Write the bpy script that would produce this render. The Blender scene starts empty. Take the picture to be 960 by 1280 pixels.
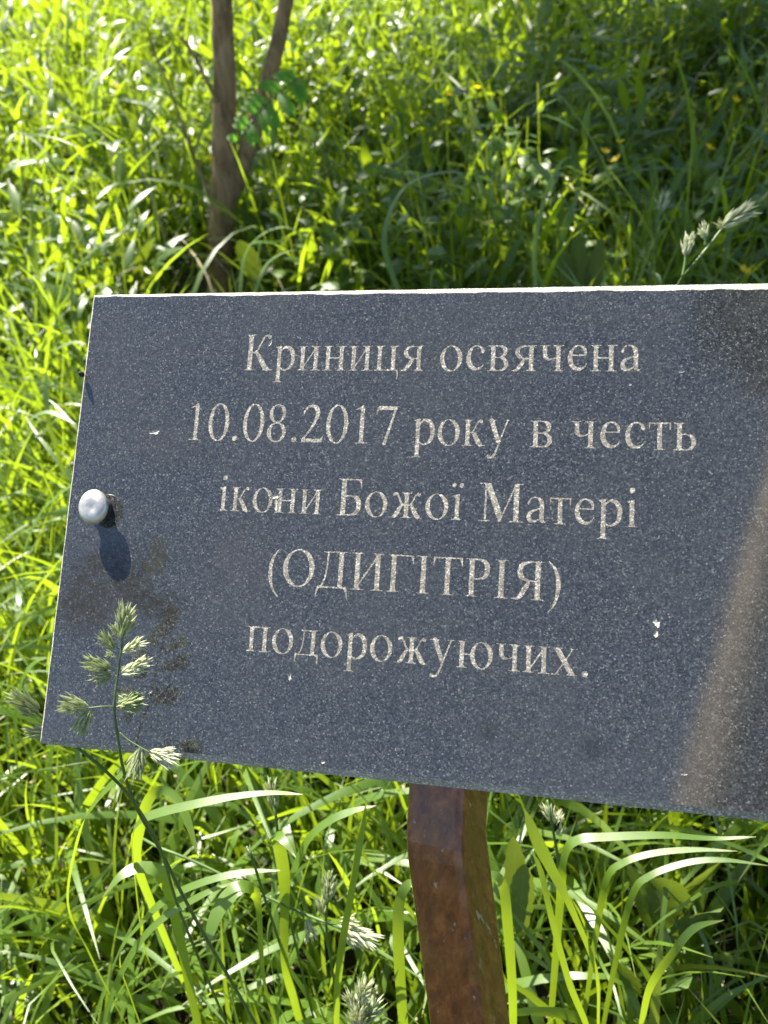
import bpy, math, random
import numpy as np
from mathutils import Vector, Matrix
from mathutils.geometry import delaunay_2d_cdt

PI = math.pi
scene = bpy.context.scene
col = scene.collection
rng = random.Random(11)
rs = np.random.RandomState(42)

# ---------------------------------------------------------------- camera
PITCH, ROLL = math.radians(36), math.radians(6.5)
CAM = np.array([0., 0., 1.0])
_fw = np.array([0, math.cos(PITCH), -math.sin(PITCH)])
_dn = np.array([0, -math.sin(PITCH), -math.cos(PITCH)])
_rt = np.array([1., 0, 0])
RT = math.cos(ROLL)*_rt+math.sin(ROLL)*_dn
DN = math.cos(ROLL)*_dn-math.sin(ROLL)*_rt
FW = _fw
cam_data = bpy.data.cameras.new("camera")
cam = bpy.data.objects.new("camera", cam_data); col.objects.link(cam)
scene.camera = cam
cam.matrix_world = Matrix(((RT[0], -DN[0], -FW[0], CAM[0]), (RT[1], -DN[1], -FW[1], CAM[1]), (RT[2], -DN[2], -FW[2], CAM[2]), (0, 0, 0, 1)))
cam_data.sensor_fit = 'HORIZONTAL'; cam_data.sensor_width = 36; cam_data.lens = 37.5
cam_data.clip_start = .02; cam_data.clip_end = 2000
cam_data.dof.use_dof = True; cam_data.dof.focus_distance = .445; cam_data.dof.aperture_fstop = 14.5

def at(px, py, d):
    """a point of the place seen at photograph pixel (px, py), d metres deep"""
    return CAM+d*(RT*(px-480)/1000+DN*(py-640)/1000+FW)

# ---------------------------------------------------------------- sky and sun
SUN = np.array([-.2886, .4902, .8225])
SUN_EL = math.asin(SUN[2]); SUN_AZ = math.atan2(SUN[0], SUN[1])
world = bpy.data.worlds.new("World"); scene.world = world; world.use_nodes = True
wn = world.node_tree.nodes; wl = world.node_tree.links
sky = wn.new('ShaderNodeTexSky'); sky.sky_type = 'NISHITA'; sky.sun_disc = False
sky.sun_elevation = SUN_EL; sky.sun_rotation = SUN_AZ; sky.air_density = 1.0; sky.dust_density = 1.0; sky.ozone_density = 1.0
wn['Background'].inputs['Strength'].default_value = .065
wl.new(sky.outputs[0], wn['Background'].inputs[0])
sl = bpy.data.lights.new("sun", 'SUN'); sl.energy = 5.0; sl.angle = math.radians(.55); sl.color = (1, .94, .82)
so = bpy.data.objects.new("sun", sl); col.objects.link(so); so.location = tuple(SUN*20)
so.rotation_euler = Vector(SUN).to_track_quat('Z', 'Y').to_euler()
scene.view_settings.view_transform = 'Standard'; scene.view_settings.look = 'None'
scene.view_settings.exposure = 2.0; scene.view_settings.gamma = 1
scene.render.engine = 'CYCLES'
scene.cycles.max_bounces = 8; scene.cycles.transmission_bounces = 6; scene.cycles.diffuse_bounces = 3
scene.cycles.use_denoising = True
scene.cycles.sample_clamp_indirect = 8

# ---------------------------------------------------------------- node helpers
class NT:
    def __init__(s, name):
        s.m = bpy.data.materials.new(name); s.m.use_nodes = True
        s.t = s.m.node_tree; s.t.nodes.clear(); s.out = s.n('OutputMaterial')
    def n(s, kind, **kw):
        x = s.t.nodes.new('ShaderNode'+kind)
        for k, v in kw.items():
            if k[0] == '_': x.inputs[k[1:].replace('_', ' ')].default_value = v
            else: setattr(x, k, v)
        return x
    def l(s, a, b): s.t.links.new(a, b)
    def ramp(s, src, stops, interp='LINEAR'):
        r = s.n('ValToRGB'); r.color_ramp.interpolation = interp
        e = r.color_ramp.elements
        while len(e) < len(stops): e.new(.5)
        for i, (p, c) in enumerate(stops):
            e[i].position = p; e[i].color = (*c, 1) if len(c) == 3 else c
        s.l(src, r.inputs[0]); return r.outputs[0]
    def noise(s, vec, scale, detail=4, rough=.55, dist=0):
        x = s.n('TexNoise'); x.inputs['Scale'].default_value = scale; x.inputs['Detail'].default_value = detail
        x.inputs['Roughness'].default_value = rough; x.inputs['Distortion'].default_value = dist
        s.l(vec, x.inputs['Vector']); return x.outputs[0]
    def mix(s, fac, a, b, mode='MIX'):
        x = s.n('Mix', data_type='RGBA', blend_type=mode)
        for v, i in ((fac, 0), (a, 6), (b, 7)):
            if hasattr(v, 'is_linked'): s.l(v, x.inputs[i])
            else: x.inputs[i].default_value = v if i == 0 else (*v, 1)
        return x.outputs[2]
    def math(s, op, a, b=0.0, c=None):
        x = s.n('Math', operation=op)
        for i, v in enumerate((a, b) if c is None else (a, b, c)):
            if hasattr(v, 'is_linked'): s.l(v, x.inputs[i])
            else: x.inputs[i].default_value = v
        return x.outputs[0]

def leaf_material(name, cols, rough=.38, spec=.5, trans=.5, tcol=(.43, .57, .015), stripes=0, bump=.3, veins=False):
    """thin living leaf: per-leaf tint, lighter veins, light passing through"""
    t = NT(name)
    a = t.n('Attribute', attribute_name='tint'); sep = t.n('SeparateColor'); t.l(a.outputs['Color'], sep.inputs[0])
    base = t.ramp(sep.outputs[0], cols)
    geo = t.n('NewGeometry'); tc = t.n('TexCoord')
    nz = t.noise(tc.outputs['Object'], 60, 3)
    base = t.mix(t.math('MULTIPLY', nz, .35), base, (.10, .16, .02))
    blot = t.ramp(t.noise(tc.outputs['Object'], 23, 5, .7), [(.60, (0, 0, 0)), (.78, (1, 1, 1))])
    base = t.mix(t.math('MULTIPLY', blot, .5), base, (.17, .17, .035))
    if stripes:
        w = t.math('SINE', t.math('MULTIPLY', sep.outputs[2], stripes))
        base = t.mix(t.math('MULTIPLY_ADD', w, .26, .26), base, (.17, .26, .05))
    if veins:      # midrib and side veins
        ua = t.math('ABSOLUTE', sep.outputs[2])
        sv_ = t.math('SINE', t.math('MULTIPLY_ADD', ua, -9.0, t.math('MULTIPLY', sep.outputs[1], 46.0)))
        vv_ = t.math('ADD', t.ramp(sv_, [(.80, (0, 0, 0)), (1, (1, 1, 1))]), t.ramp(ua, [(.03, (1, 1, 1)), (.12, (0, 0, 0))]))
        base = t.mix(t.math('MULTIPLY', vv_, .5), base, (.16, .20, .09))
        base = t.mix(t.math('MULTIPLY', t.noise(tc.outputs['Object'], 130, 4, .7), .5), base, (.025, .06, .015))
    # dry tips
    tip = t.ramp(sep.outputs[1], [(.93, (0, 0, 0)), (1.0, (1, 1, 1))])
    base = t.mix(t.math('MULTIPLY', tip, .5), base, (.22, .17, .06))
    p = t.n('BsdfPrincipled'); t.l(base, p.inputs['Base Color'])
    t.l(t.math('MULTIPLY_ADD', nz, .18, rough-.09), p.inputs['Roughness'])
    p.inputs['Specular IOR Level'].default_value = spec
    tr = t.n('BsdfTranslucent')
    tc2 = t.mix(.72, base, tcol); t.l(tc2, tr.inputs['Color'])
    if bump:
        b = t.n('Bump'); b.inputs['Strength'].default_value = bump; b.inputs['Distance'].default_value = .00003 if stripes else .0006
        h = t.math('SINE', t.math('MULTIPLY', sep.outputs[2], 62.0)) if stripes else nz
        t.l(h, b.inputs['Height']); t.l(b.outputs[0], p.inputs['Normal'])
    mx = t.n('MixShader'); mx.inputs[0].default_value = trans
    t.l(p.outputs[0], mx.inputs[1]); t.l(tr.outputs[0], mx.inputs[2]); t.l(mx.outputs[0], t.out.inputs['Surface'])
    return t.m

MAT = {}
MAT['grass'] = leaf_material('grass_blade', [(0, (.022, .07, .006)), (.35, (.045, .115, .007)), (.75, (.07, .145, .010)), (.94, (.12, .16, .02)), (1, (.26, .20, .07))], rough=.40, spec=1.0, trans=.46, stripes=30)
MAT['grass_far'] = leaf_material('meadow_blade', [(0, (.022, .07, .006)), (.5, (.055, .12, .008)), (.9, (.085, .15, .014)), (1, (.25, .20, .07))], rough=.42, spec=.7, trans=.54, bump=0, tcol=(.46, .63, .02))
MAT['herb'] = leaf_material('herb_leaf', [(0, (.02, .065, .008)), (.5, (.045, .11, .008)), (1, (.085, .14, .012))], rough=.42, spec=.6, trans=.42, bump=.2)
MAT['weed'] = leaf_material('broad_leaf', [(0, (.035, .075, .022)), (.5, (.06, .105, .035)), (1, (.10, .13, .06))], rough=.40, spec=.7, trans=.14, bump=.6, veins=True)
MAT['tree_leaf'] = leaf_material('tree_leaf', [(0, (.04, .13, .022)), (1, (.07, .17, .03))], rough=.42, spec=.4, trans=.5, tcol=(.18, .5, .03), bump=.2, veins=True)
MAT['sprig'] = leaf_material('sprig_leaf', [(0, (.07, .17, .025)), (1, (.10, .22, .035))], rough=.5, spec=.3, trans=.6, tcol=(.28, .70, .05), bump=.2, veins=True)
MAT['leaf_shaded'] = leaf_material('shaded_foliage', [(0, (.008, .014, .007)), (1, (.016, .024, .010))], rough=.6, spec=.2, trans=.15, tcol=(.03, .05, .01), bump=0)  # shade within the mirrored crown, painted into the leaf colour
MAT['seed'] = leaf_material('seed_head', [(0, (.22, .29, .13)), (.5, (.46, .52, .27)), (1, (.88, .88, .66))], rough=.5, spec=.4, trans=.45, tcol=(.6, .62, .35), bump=0)
MAT['stem'] = leaf_material('green_stem', [(0, (.045, .09, .03)), (1, (.10, .16, .05))], rough=.45, spec=.4, trans=.12, bump=0)

def granite(name, sawn=False, letter=False):
    t = NT(name); tc = t.n('TexCoord'); ob = t.n('NewGeometry').outputs['Position'] if letter else tc.outputs['Object']
    v = t.n('TexVoronoi', feature='F1'); v.inputs['Scale'].default_value = 1450; t.l(ob, v.inputs['Vector'])
    sv = t.n('SeparateColor'); t.l(v.outputs['Color'], sv.inputs[0])
    v2 = t.n('TexVoronoi', feature='F1'); v2.inputs['Scale'].default_value = 640; t.l(ob, v2.inputs['Vector'])
    sv2 = t.n('SeparateColor'); t.l(v2.outputs['Color'], sv2.inputs[0])
    fine = t.noise(ob, 1500, 2, .7)
    big = t.noise(ob, 22, 5, .6)
    if letter:
        c = t.ramp(sv.outputs[0], [(0, (.13, .12, .10)), (.3, (.205, .19, .16)), (.7, (.29, .27, .235)), (1, (.58, .56, .51))])
        c = t.mix(t.math('MULTIPLY', fine, .4), c, (.14, .125, .10))
        c = t.mix(t.ramp(sv2.outputs[1], [(.70, (0, 0, 0)), (.82, (.38, .38, .38))]), c, (.04, .04, .042))
    elif sawn:
        c = t.ramp(sv.outputs[0], [(0, (.05, .045, .035)), (.5, (.21, .19, .15)), (.85, (.42, .40, .34)), (1, (.95, .92, .82))])
        c = t.mix(.5, c, t.ramp(big, [(.3, (.16, .155, .13)), (.7, (.46, .45, .42))]))
    else:
        c = t.ramp(sv.outputs[0], [(0, (.011, .0125, .014)), (.35, (.022, .0245, .0275)), (.65, (.033, .037, .041)), (.88, (.052, .056, .058)), (.98, (.095, .10, .098)), (1, (.16, .16, .155))])
        fl = t.ramp(sv2.outputs[1], [(.80, (0, 0, 0)), (.97, (1, 1, 1))])
        c = t.mix(t.math('MULTIPLY', fl, .25), c, (.075, .078, .088))
        c = t.mix(t.math('MULTIPLY', t.ramp(fine, [(.55, (0, 0, 0)), (.75, (1, 1, 1))]), .30), c, (.08, .078, .07))
        # dusty film lying in drifts on the polish
        dust = t.ramp(t.noise(ob, 14, 6, .65, .6), [(.42, (0, 0, 0)), (.75, (1, 1, 1))])
        c = t.mix(t.math('MULTIPLY', dust, .40), c, (.050, .051, .047))
        # water stains below the left bolt
        sp = t.n('SeparateXYZ'); t.l(ob, sp.inputs[0])
        wob = t.noise(ob, 55, 5, .7)
        mott = t.ramp(t.noise(ob, 190, 5, .75), [(.38, (.25,)*3), (.62, (1, 1, 1))])
        def spot(cx, cy, rx, ry, wv=.9):
            dx = t.math('DIVIDE', t.math('SUBTRACT', sp.outputs[0], cx), rx)
            dy = t.math('DIVIDE', t.math('SUBTRACT', sp.outputs[1], cy), ry)
            r = t.math('ADD', t.math('MULTIPLY', dx, dx), t.math('MULTIPLY', dy, dy))
            r = t.math('ADD', r, t.math('MULTIPLY', t.math('SUBTRACT', wob, .5), 3.2*wv))
            return t.math('MULTIPLY', t.ramp(r, [(.0, (1, 1, 1)), (1.0, (0, 0, 0))]), mott)
        grime = None
        for cx, cy, rx, ry, k, cc in ((.034, -.160, .034, .018, .85, (.022, .019, .013)), (.016, -.178, .026, .018, .75, (.025, .022, .016)), (.057, -.150, .009, .014, .75, (.035, .032, .012)),
                                      (.058, -.172, .020, .010, .75, (.02, .018, .013)), (.10, -.15, .03, .03, .3, (.055, .043, .036)), (.06, -.088, .025, .015, .3, (.055, .045, .036)),
                                      (.235, -.222, .006, .005, .6, (.012, .013, .011)), (.285, -.225, .007, .006, .6, (.012, .013, .011)), (.3, -.017, .02, .006, .25, (.05, .045, .04))):
            m_ = t.math('MULTIPLY', spot(cx, cy, rx, ry), k)
            c = t.mix(m_, c, cc)
            if cc[0] < .04: grime = m_ if grime is None else t.math('MAXIMUM', grime, m_)
    p = t.n('BsdfPrincipled'); t.l(c, p.inputs['Base Color'])
    if letter or sawn:
        p.inputs['Roughness'].default_value = .8; p.inputs['Specular IOR Level'].default_value = .2
        b = t.n('Bump'); b.inputs['Strength'].default_value = .55; b.inputs['Distance'].default_value = .0004
        t.l(fine if letter else t.math('ADD', fine, sv2.outputs[0]), b.inputs['Height']); t.l(b.outputs[0], p.inputs['Normal'])
    else:
        rgh = t.ramp(t.noise(ob, 30, 5, .6), [(.3, (.05,)*3), (.7, (.10,)*3)])
        t.l(rgh, p.inputs['Roughness'])
        t.l(t.math('MULTIPLY_ADD', grime, -.95, .95), p.inputs['Specular IOR Level'])
        b = t.n('Bump'); b.inputs['Strength'].default_value = .04; b.inputs['Distance'].default_value = .0001
        t.l(fine, b.inputs['Height']); t.l(b.outputs[0], p.inputs['Normal'])
    t.l(p.outputs[0], t.out.inputs['Surface']); return t.m
MAT['granite'] = granite('polished_granite')
MAT['granite_sawn'] = granite('sawn_granite', sawn=True)
MAT['granite_letter'] = granite('engraved_granite', letter=True)

def simple(name, c, rough, metal=0, spec=.5, var=None, scale=40, bump=0, bscale=200, bdist=.001):
    t = NT(name); tc = t.n('TexCoord'); p = t.n('BsdfPrincipled')
    if var:
        t.l(t.ramp(t.noise(tc.outputs['Object'], scale, 6, .65), [(.3, c), (.7, var)]), p.inputs['Base Color'])
    else: p.inputs['Base Color'].default_value = (*c, 1)
    p.inputs['Roughness'].default_value = rough; p.inputs['Metallic'].default_value = metal
    p.inputs['Specular IOR Level'].default_value = spec
    if bump:
        b = t.n('Bump'); b.inputs['Strength'].default_value = bump; b.inputs['Distance'].default_value = bdist
        t.l(t.noise(tc.outputs['Object'], bscale, 5, .6), b.inputs['Height']); t.l(b.outputs[0], p.inputs['Normal'])
    t.l(p.outputs[0], t.out.inputs['Surface']); return t.m
MAT['bolt'] = simple('weathered_nickel', (.40, .385, .35), .40, .75, .5, (.66, .64, .58), 260, .3, 300, .0008)
MAT['rubber'] = simple('black_rubber', (.015, .015, .016), .7)
MAT['soil'] = simple('soil', (.035, .022, .014), .95, 0, .2, (.075, .05, .03), 18, .8, 60, .01)
MAT['straw'] = simple('dry_straw', (.30, .23, .12), .7, 0, .3, (.45, .38, .25), 30)
MAT['petal_yellow'] = leaf_material('yellow_petal', [(0, (.80, .55, .01)), (1, (.80, .55, .01))], rough=.5, spec=.3, trans=.5, tcol=(.95, .72, .01), bump=0)
MAT['petal_white'] = simple('white_petal', (.75, .74, .66), .6, 0, .3)
MAT['chip'] = simple('chipped_stone', (.16, .14, .12), .8, 0, .4, (.62, .58, .52), 1400)
MAT['insect'] = simple('insect_shell', (.01, .01, .012), .4)

def bark_mat(name, a, b, s=30):
    t = NT(name); tc = t.n('TexCoord'); mp = t.n('Mapping'); mp.inputs['Scale'].default_value = (1, 1, .28)
    t.l(tc.outputs['Object'], mp.inputs[0]); n = t.noise(mp.outputs[0], s, 7, .7, .5)
    p = t.n('BsdfPrincipled'); t.l(t.ramp(n, [(.32, a), (.68, b)]), p.inputs['Base Color']); p.inputs['Roughness'].default_value = .85
    bp = t.n('Bump'); bp.inputs['Strength'].default_value = .8; bp.inputs['Distance'].default_value = .006
    t.l(t.noise(mp.outputs[0], s*2.2, 6, .7, .8), bp.inputs['Height']); t.l(bp.outputs[0], p.inputs['Normal'])
    t.l(p.outputs[0], t.out.inputs['Surface']); return t.m
MAT['bark'] = bark_mat('young_bark', (.11, .06, .026), (.40, .26, .13), 42)
MAT['bark_old'] = bark_mat('old_bark', (.27, .215, .16), (.50, .41, .32), 14)

MAT['bark_shaded'] = bark_mat('shaded_bark', (.012, .012, .01), (.03, .028, .022), 20)  # shade painted as near-black bark, for the added limb only

def paint_mat():
    t = NT('worn_brown_paint'); tc = t.n('TexCoord'); ob = tc.outputs['Object']
    mp = t.n('Mapping'); mp.inputs['Scale'].default_value = (1, 1, .10); mp.inputs['Rotation'].default_value = (math.radians(-21), math.radians(-9), 0); t.l(ob, mp.inputs[0])
    c = t.ramp(t.noise(mp.outputs[0], 150, 7, .7, .2), [(.32, (.07, .018, .005)), (.5, (.17, .050, .012)), (.66, (.28, .105, .028))])
    blot = t.ramp(t.noise(ob, 52, 5, .6), [(.45, (0, 0, 0)), (.7, (1, 1, 1))])
    c = t.mix(t.math('MULTIPLY', blot, .45), c, (.11, .07, .018))
    fleck = t.ramp(t.noise(mp.outputs[0], 210, 3, .6), [(.66, (0, 0, 0)), (.72, (1, 1, 1))])
    c = t.mix(t.math('MULTIPLY', fleck, .7), c, (.38, .34, .27))
    sz = t.n('SeparateXYZ'); t.l(ob, sz.inputs[0])
    drp = t.math('ADD', sz.outputs[2], t.math('MULTIPLY', t.noise(mp.outputs[0], 60, 5, .7), .22))
    wear = t.math('MULTIPLY', t.ramp(drp, [(.49, (1, 1, 1)), (.56, (0, 0, 0))]), t.ramp(t.noise(mp.outputs[0], 36, 5, .6, .6), [(.53, (0, 0, 0)), (.60, (1, 1, 1))]))
    c = t.mix(wear, c, (.30, .27, .22))
    p = t.n('BsdfPrincipled'); t.l(c, p.inputs['Base Color'])
    t.l(t.ramp(t.noise(ob, 70, 5, .6), [(.3, (.16,)*3), (.75, (.42,)*3)]), p.inputs['Roughness'])
    p.inputs['Specular IOR Level'].default_value = .6
    b = t.n('Bump'); b.inputs['Strength'].default_value = .45; b.inputs['Distance'].default_value = .0012
    t.l(t.noise(mp.outputs[0], 130, 6, .65), b.inputs['Height']); t.l(b.outputs[0], p.inputs['Normal'])
    t.l(p.outputs[0], t.out.inputs['Surface']); return t.m
MAT['paint'] = paint_mat()
MAT['bare'] = simple('bare_metal_patch', (.34, .32, .28), .5, .3, .5, (.5, .48, .43), 90, .5, 220)

# ---------------------------------------------------------------- object helpers
def tag(o, label=None, cat=None, group=None, kind=None):
    if label: o['label'] = label
    if cat: o['category'] = cat
    if group: o['group'] = group
    if kind: o['kind'] = kind
    return o

def empty(name, loc, label, cat, group=None):
    o = bpy.data.objects.new(name, None); col.objects.link(o); o.location = tuple(loc); o.empty_display_size = .05
    return tag(o, label, cat, group)

def link(name, me, mat, parent=None, loc=None):
    if mat is not None and not me.materials: me.materials.append(mat)
    o = bpy.data.objects.new(name, me); col.objects.link(o)
    if parent is not None: o.parent = parent
    if loc is not None: o.location = tuple(loc)
    return o

def np_mesh(name, V, F, attr=None, smooth=True):
    """V (n,3); F list of index arrays (m,k); attr (n,3) -> tint"""
    me = bpy.data.meshes.new(name)
    V = np.asarray(V, np.float32)
    me.vertices.add(len(V)); me.vertices.foreach_set('co', V.ravel())
    F = [np.asarray(f, np.int32) for f in F if len(f)]
    loops = np.concatenate([f.ravel() for f in F]); sizes = np.concatenate([np.full(len(f), f.shape[1]) for f in F])
    starts = np.concatenate([[0], np.cumsum(sizes)[:-1]]).astype(np.int32)
    me.loops.add(len(loops)); me.loops.foreach_set('vertex_index', loops)
    me.polygons.add(len(sizes)); me.polygons.foreach_set('loop_start', starts)
    me.polygons.foreach_set('use_smooth', np.full(len(sizes), smooth))
    me.update(calc_edges=True)
    if attr is not None:
        a = me.color_attributes.new('tint', 'FLOAT_COLOR', 'POINT')
        C = np.ones((len(V), 4), np.float32); C[:, :3] = attr
        a.data.foreach_set('color', C.ravel())
    return me

def ribbon(P, N, W, tint, fold=.16, seglast=True):
    """batch of folded blades. P (b,s,3) midline, N (b,s,3) side vectors (unit), W (b,s) widths. returns V,F,A"""
    b, s, _ = P.shape
    T = np.gradient(P, axis=1); T /= np.linalg.norm(T, axis=2, keepdims=True)+1e-9
    S = N-(N*T).sum(2, keepdims=True)*T; S /= np.linalg.norm(S, axis=2, keepdims=True)+1e-9
    U = np.cross(S, T)
    w = W[..., None]/2
    L = P-S*w+U*w*fold; R = P+S*w+U*w*fold
    V = np.stack([L, P, R], 2).reshape(-1, 3)
    t = np.broadcast_to(np.linspace(0, 1, s)[None, :, None], (b, s, 3))
    tt = np.broadcast_to(tint[:, None, None], (b, s, 3))
    uu = np.broadcast_to(np.array([-1, 0, 1.])[None, None], (b, s, 3))
    A = np.stack([tt, t, uu], 3).reshape(-1, 3)
    base = (np.arange(b)[:, None]*s+np.arange(s-1)[None])*3
    base = base.reshape(-1, 1)
    q1 = base+np.array([[0, 1, 4, 3]]); q2 = base+np.array([[1, 2, 5, 4]])
    return V, np.vstack([q1, q2]), A

def grass_batch(xy, z, L, w, th0, bend, nseg, az=None, tint=None, pw=1.6, kink=0.0, fold=.09):
    b = len(xy); s = nseg+1
    if az is None: az = rs.uniform(0, 2*PI, b)
    if tint is None: tint = rs.beta(2, 2.6, b)
    t = np.linspace(0, 1, s)[None]
    th = th0[:, None]+bend[:, None]*t**pw
    if kink:
        kp = rs.uniform(.35, .85, b)[:, None]; kk = (rs.rand(b) < kink)[:, None]*rs.uniform(.5, 1.5, b)[:, None]
        th = th+kk*(t > kp)
    th = np.minimum(th, 2.7)
    azt = az[:, None]+rs.normal(0, .25, b)[:, None]*t*1.5
    d = np.stack([np.sin(th)*np.cos(azt), np.sin(th)*np.sin(azt), np.cos(th)], 2)
    P = np.zeros((b, s, 3)); P[:, 0, :2] = xy; P[:, 0, 2] = z
    step = (L/nseg)[:, None, None]
    P[:, 1:] = P[:, :1]+np.cumsum(d[:, :-1]*step, 1)
    P[:, :, 2] = np.maximum(P[:, :, 2], z[:, None]+.004)
    tw = rs.normal(0, .5, b)[:, None]*t*2
    side = np.stack([-np.sin(azt+tw), np.cos(azt+tw), np.sin(tw)*.6], 2)
    prof = np.clip(.55+t*2.2, 0, 1)*np.clip((1-t)*2.1, 0, 1)**.8
    return ribbon(P, side, w[:, None]*prof+.0003, tint, fold)

def merge(parts):
    Vs, Fs, As, o = [], [], [], 0
    for V, F, A in parts:
        Vs.append(V); Fs.append(F+o); As.append(A); o += len(V)
    return np.vstack(Vs), np.vstack(Fs), np.vstack(As)

def crpath(pts, n=6):
    P = np.array(pts, float); Q = np.vstack([2*P[0]-P[1], P, 2*P[-1]-P[-2]]); out = []
    for i in range(len(P)-1):
        p0, p1, p2, p3 = Q[i:i+4]
        for t in np.linspace(0, 1, n, endpoint=False):
            out.append(.5*((2*p1)+(p2-p0)*t+(2*p0-5*p1+4*p2-p3)*t*t+(3*p1-p0-3*p2+p3)*t**3))
    out.append(P[-1]); return np.array(out)

def tube_data(P, R, k=8, wob=0.0, tint=.5):
    P = np.asarray(P, float); n = len(P); T = np.gradient(P, axis=0); T /= np.linalg.norm(T, axis=1, keepdims=True)+1e-12
    ref = np.array([0.3, .9, .2]); X = np.cross(T, ref); X /= np.linalg.norm(X, axis=1, keepdims=True)+1e-12; Y = np.cross(T, X)
    a = np.linspace(0, 2*PI, k, endpoint=False)
    rr = np.asarray(R)[:, None]*(1+wob*rs.normal(0, 1, (n, k)))
    V = P[:, None]+rr[..., None]*(np.cos(a)[None, :, None]*X[:, None]+np.sin(a)[None, :, None]*Y[:, None])
    V = V.reshape(-1, 3)
    i = np.arange(n-1)[:, None]*k; j = np.arange(k)[None]; j2 = (j+1) % k
    F = np.stack([i+j, i+j2, i+k+j2, i+k+j], 2).reshape(-1, 4)
    # caps as fans through extra centre vertices
    c0, c1 = len(V), len(V)+1
    V = np.vstack([V, P[0], P[-1]])
    jj = np.arange(k); F0 = np.stack([np.full(k, c0), (jj+1) % k, jj, np.full(k, c0)], 1)[:, :3]
    F1 = np.stack([np.full(k, c1), (n-1)*k+jj, (n-1)*k+(jj+1) % k], 1)
    A = np.zeros((len(V), 3)); A[:, 0] = tint; A[:, 1] = .3
    return V, F, np.vstack([F0, F1]), A

def tube(name, P, R, mat, parent=None, k=8, wob=0.0, origin=None, tint=.5):
    V, F, F3, A = tube_data(P, R, k, wob, tint)
    if origin is not None: V = V-np.asarray(origin)
    return link(name, np_mesh(name, V, [F, F3], A), mat, parent)
# ---------------------------------------------------------------- lettering: serif Cyrillic drawn as strokes, 1000 units per em
GS = 5.0                       # units per raster cell
GX0, GY0, GX1, GY1 = -60, -270, 980, 760
_gx = np.arange(GX0, GX1, GS); _gy = np.arange(GY0, GY1, GS)
GXX, GYY = np.meshgrid(_gx, _gy)

def g_rect(x0, y0, x1, y1):
    return np.minimum(np.minimum(GXX-x0, x1-GXX), np.minimum(GYY-y0, y1-GYY))

def g_poly(pts):
    d = np.full(GXX.shape, 1e9)          # convex polygon, counter-clockwise or clockwise
    a = 0
    n = len(pts)
    for i in range(n):
        x0, y0 = pts[i]; x1, y1 = pts[(i+1) % n]; a += x0*y1-x1*y0
    s = 1 if a > 0 else -1
    for i in range(n):
        x0, y0 = pts[i]; x1, y1 = pts[(i+1) % n]
        l = math.hypot(x1-x0, y1-y0)
        d = np.minimum(d, s*((x1-x0)*(GYY-y0)-(y1-y0)*(GXX-x0))/l)
    return d

def g_ell(cx, cy, rx, ry, tilt=0.0):
    c, s = math.cos(tilt), math.sin(tilt)
    X = (GXX-cx)*c+(GYY-cy)*s; Y = -(GXX-cx)*s+(GYY-cy)*c
    return (1-np.sqrt((X/rx)**2+(Y/ry)**2))*min(rx, ry)

def g_ring(cx, cy, rx, ry, ix, iy, tilt=0.0, dx=0):
    return np.minimum(g_ell(cx, cy, rx, ry), -g_ell(cx+dx, cy, ix, iy, tilt))

def g_stroke(pts, smooth=True):
    P = np.array(pts, float)
    if smooth and len(P) > 2:            # Catmull-Rom through the points, widths too
        Q = np.vstack([2*P[0]-P[1], P, 2*P[-1]-P[-2]]); out = []
        for i in range(len(P)-1):
            p0, p1, p2, p3 = Q[i:i+4]
            for t in np.linspace(0, 1, 7)[:-1]:
                out.append(.5*((2*p1)+(p2-p0)*t+(2*p0-5*p1+4*p2-p3)*t*t+(3*p1-p0-3*p2+p3)*t**3))
        out.append(P[-1]); P = np.array(out)
    d = np.full(GXX.shape, -1e9)
    for a, b in zip(P[:-1], P[1:]):
        vx, vy = b[0]-a[0], b[1]-a[1]; L = vx*vx+vy*vy+1e-9
        t = np.clip(((GXX-a[0])*vx+(GYY-a[1])*vy)/L, 0, 1)
        r = (a[2]+(b[2]-a[2])*t)/2
        d = np.maximum(d, r-np.hypot(GXX-a[0]-t*vx, GYY-a[1]-t*vy))
    return d

def g_serif(x0, x1, y, up, l=62, r=62, h=20, br=32):
    """thin foot (up=1: standing on y, up=-1: hanging from y) with small brackets"""
    o = []
    ya, yb = (y, y+h) if up > 0 else (y-h, y)
    o.append(g_rect(x0-l, ya, x1+r, yb))
    e = y+up*h; f = y+up*(h+br)
    if l > 20: o.append(g_poly([(x0-min(l, br)*.8, e-up*4), (x0+6, e-up*4), (x0+6, f)]))
    if r > 20: o.append(g_poly([(x1+min(r, br)*.8, e-up*4), (x1-6, e-up*4), (x1-6, f)]))
    return o

def g_stem(x0, x1, y0, y1, top=(62, 62), bot=(62, 62)):
    o = [g_rect(x0, y0, x1, y1)]
    if top: o += g_serif(x0, x1, y1, -1, *top)
    if bot: o += g_serif(x0, x1, y0, 1, *bot)
    return o

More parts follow.
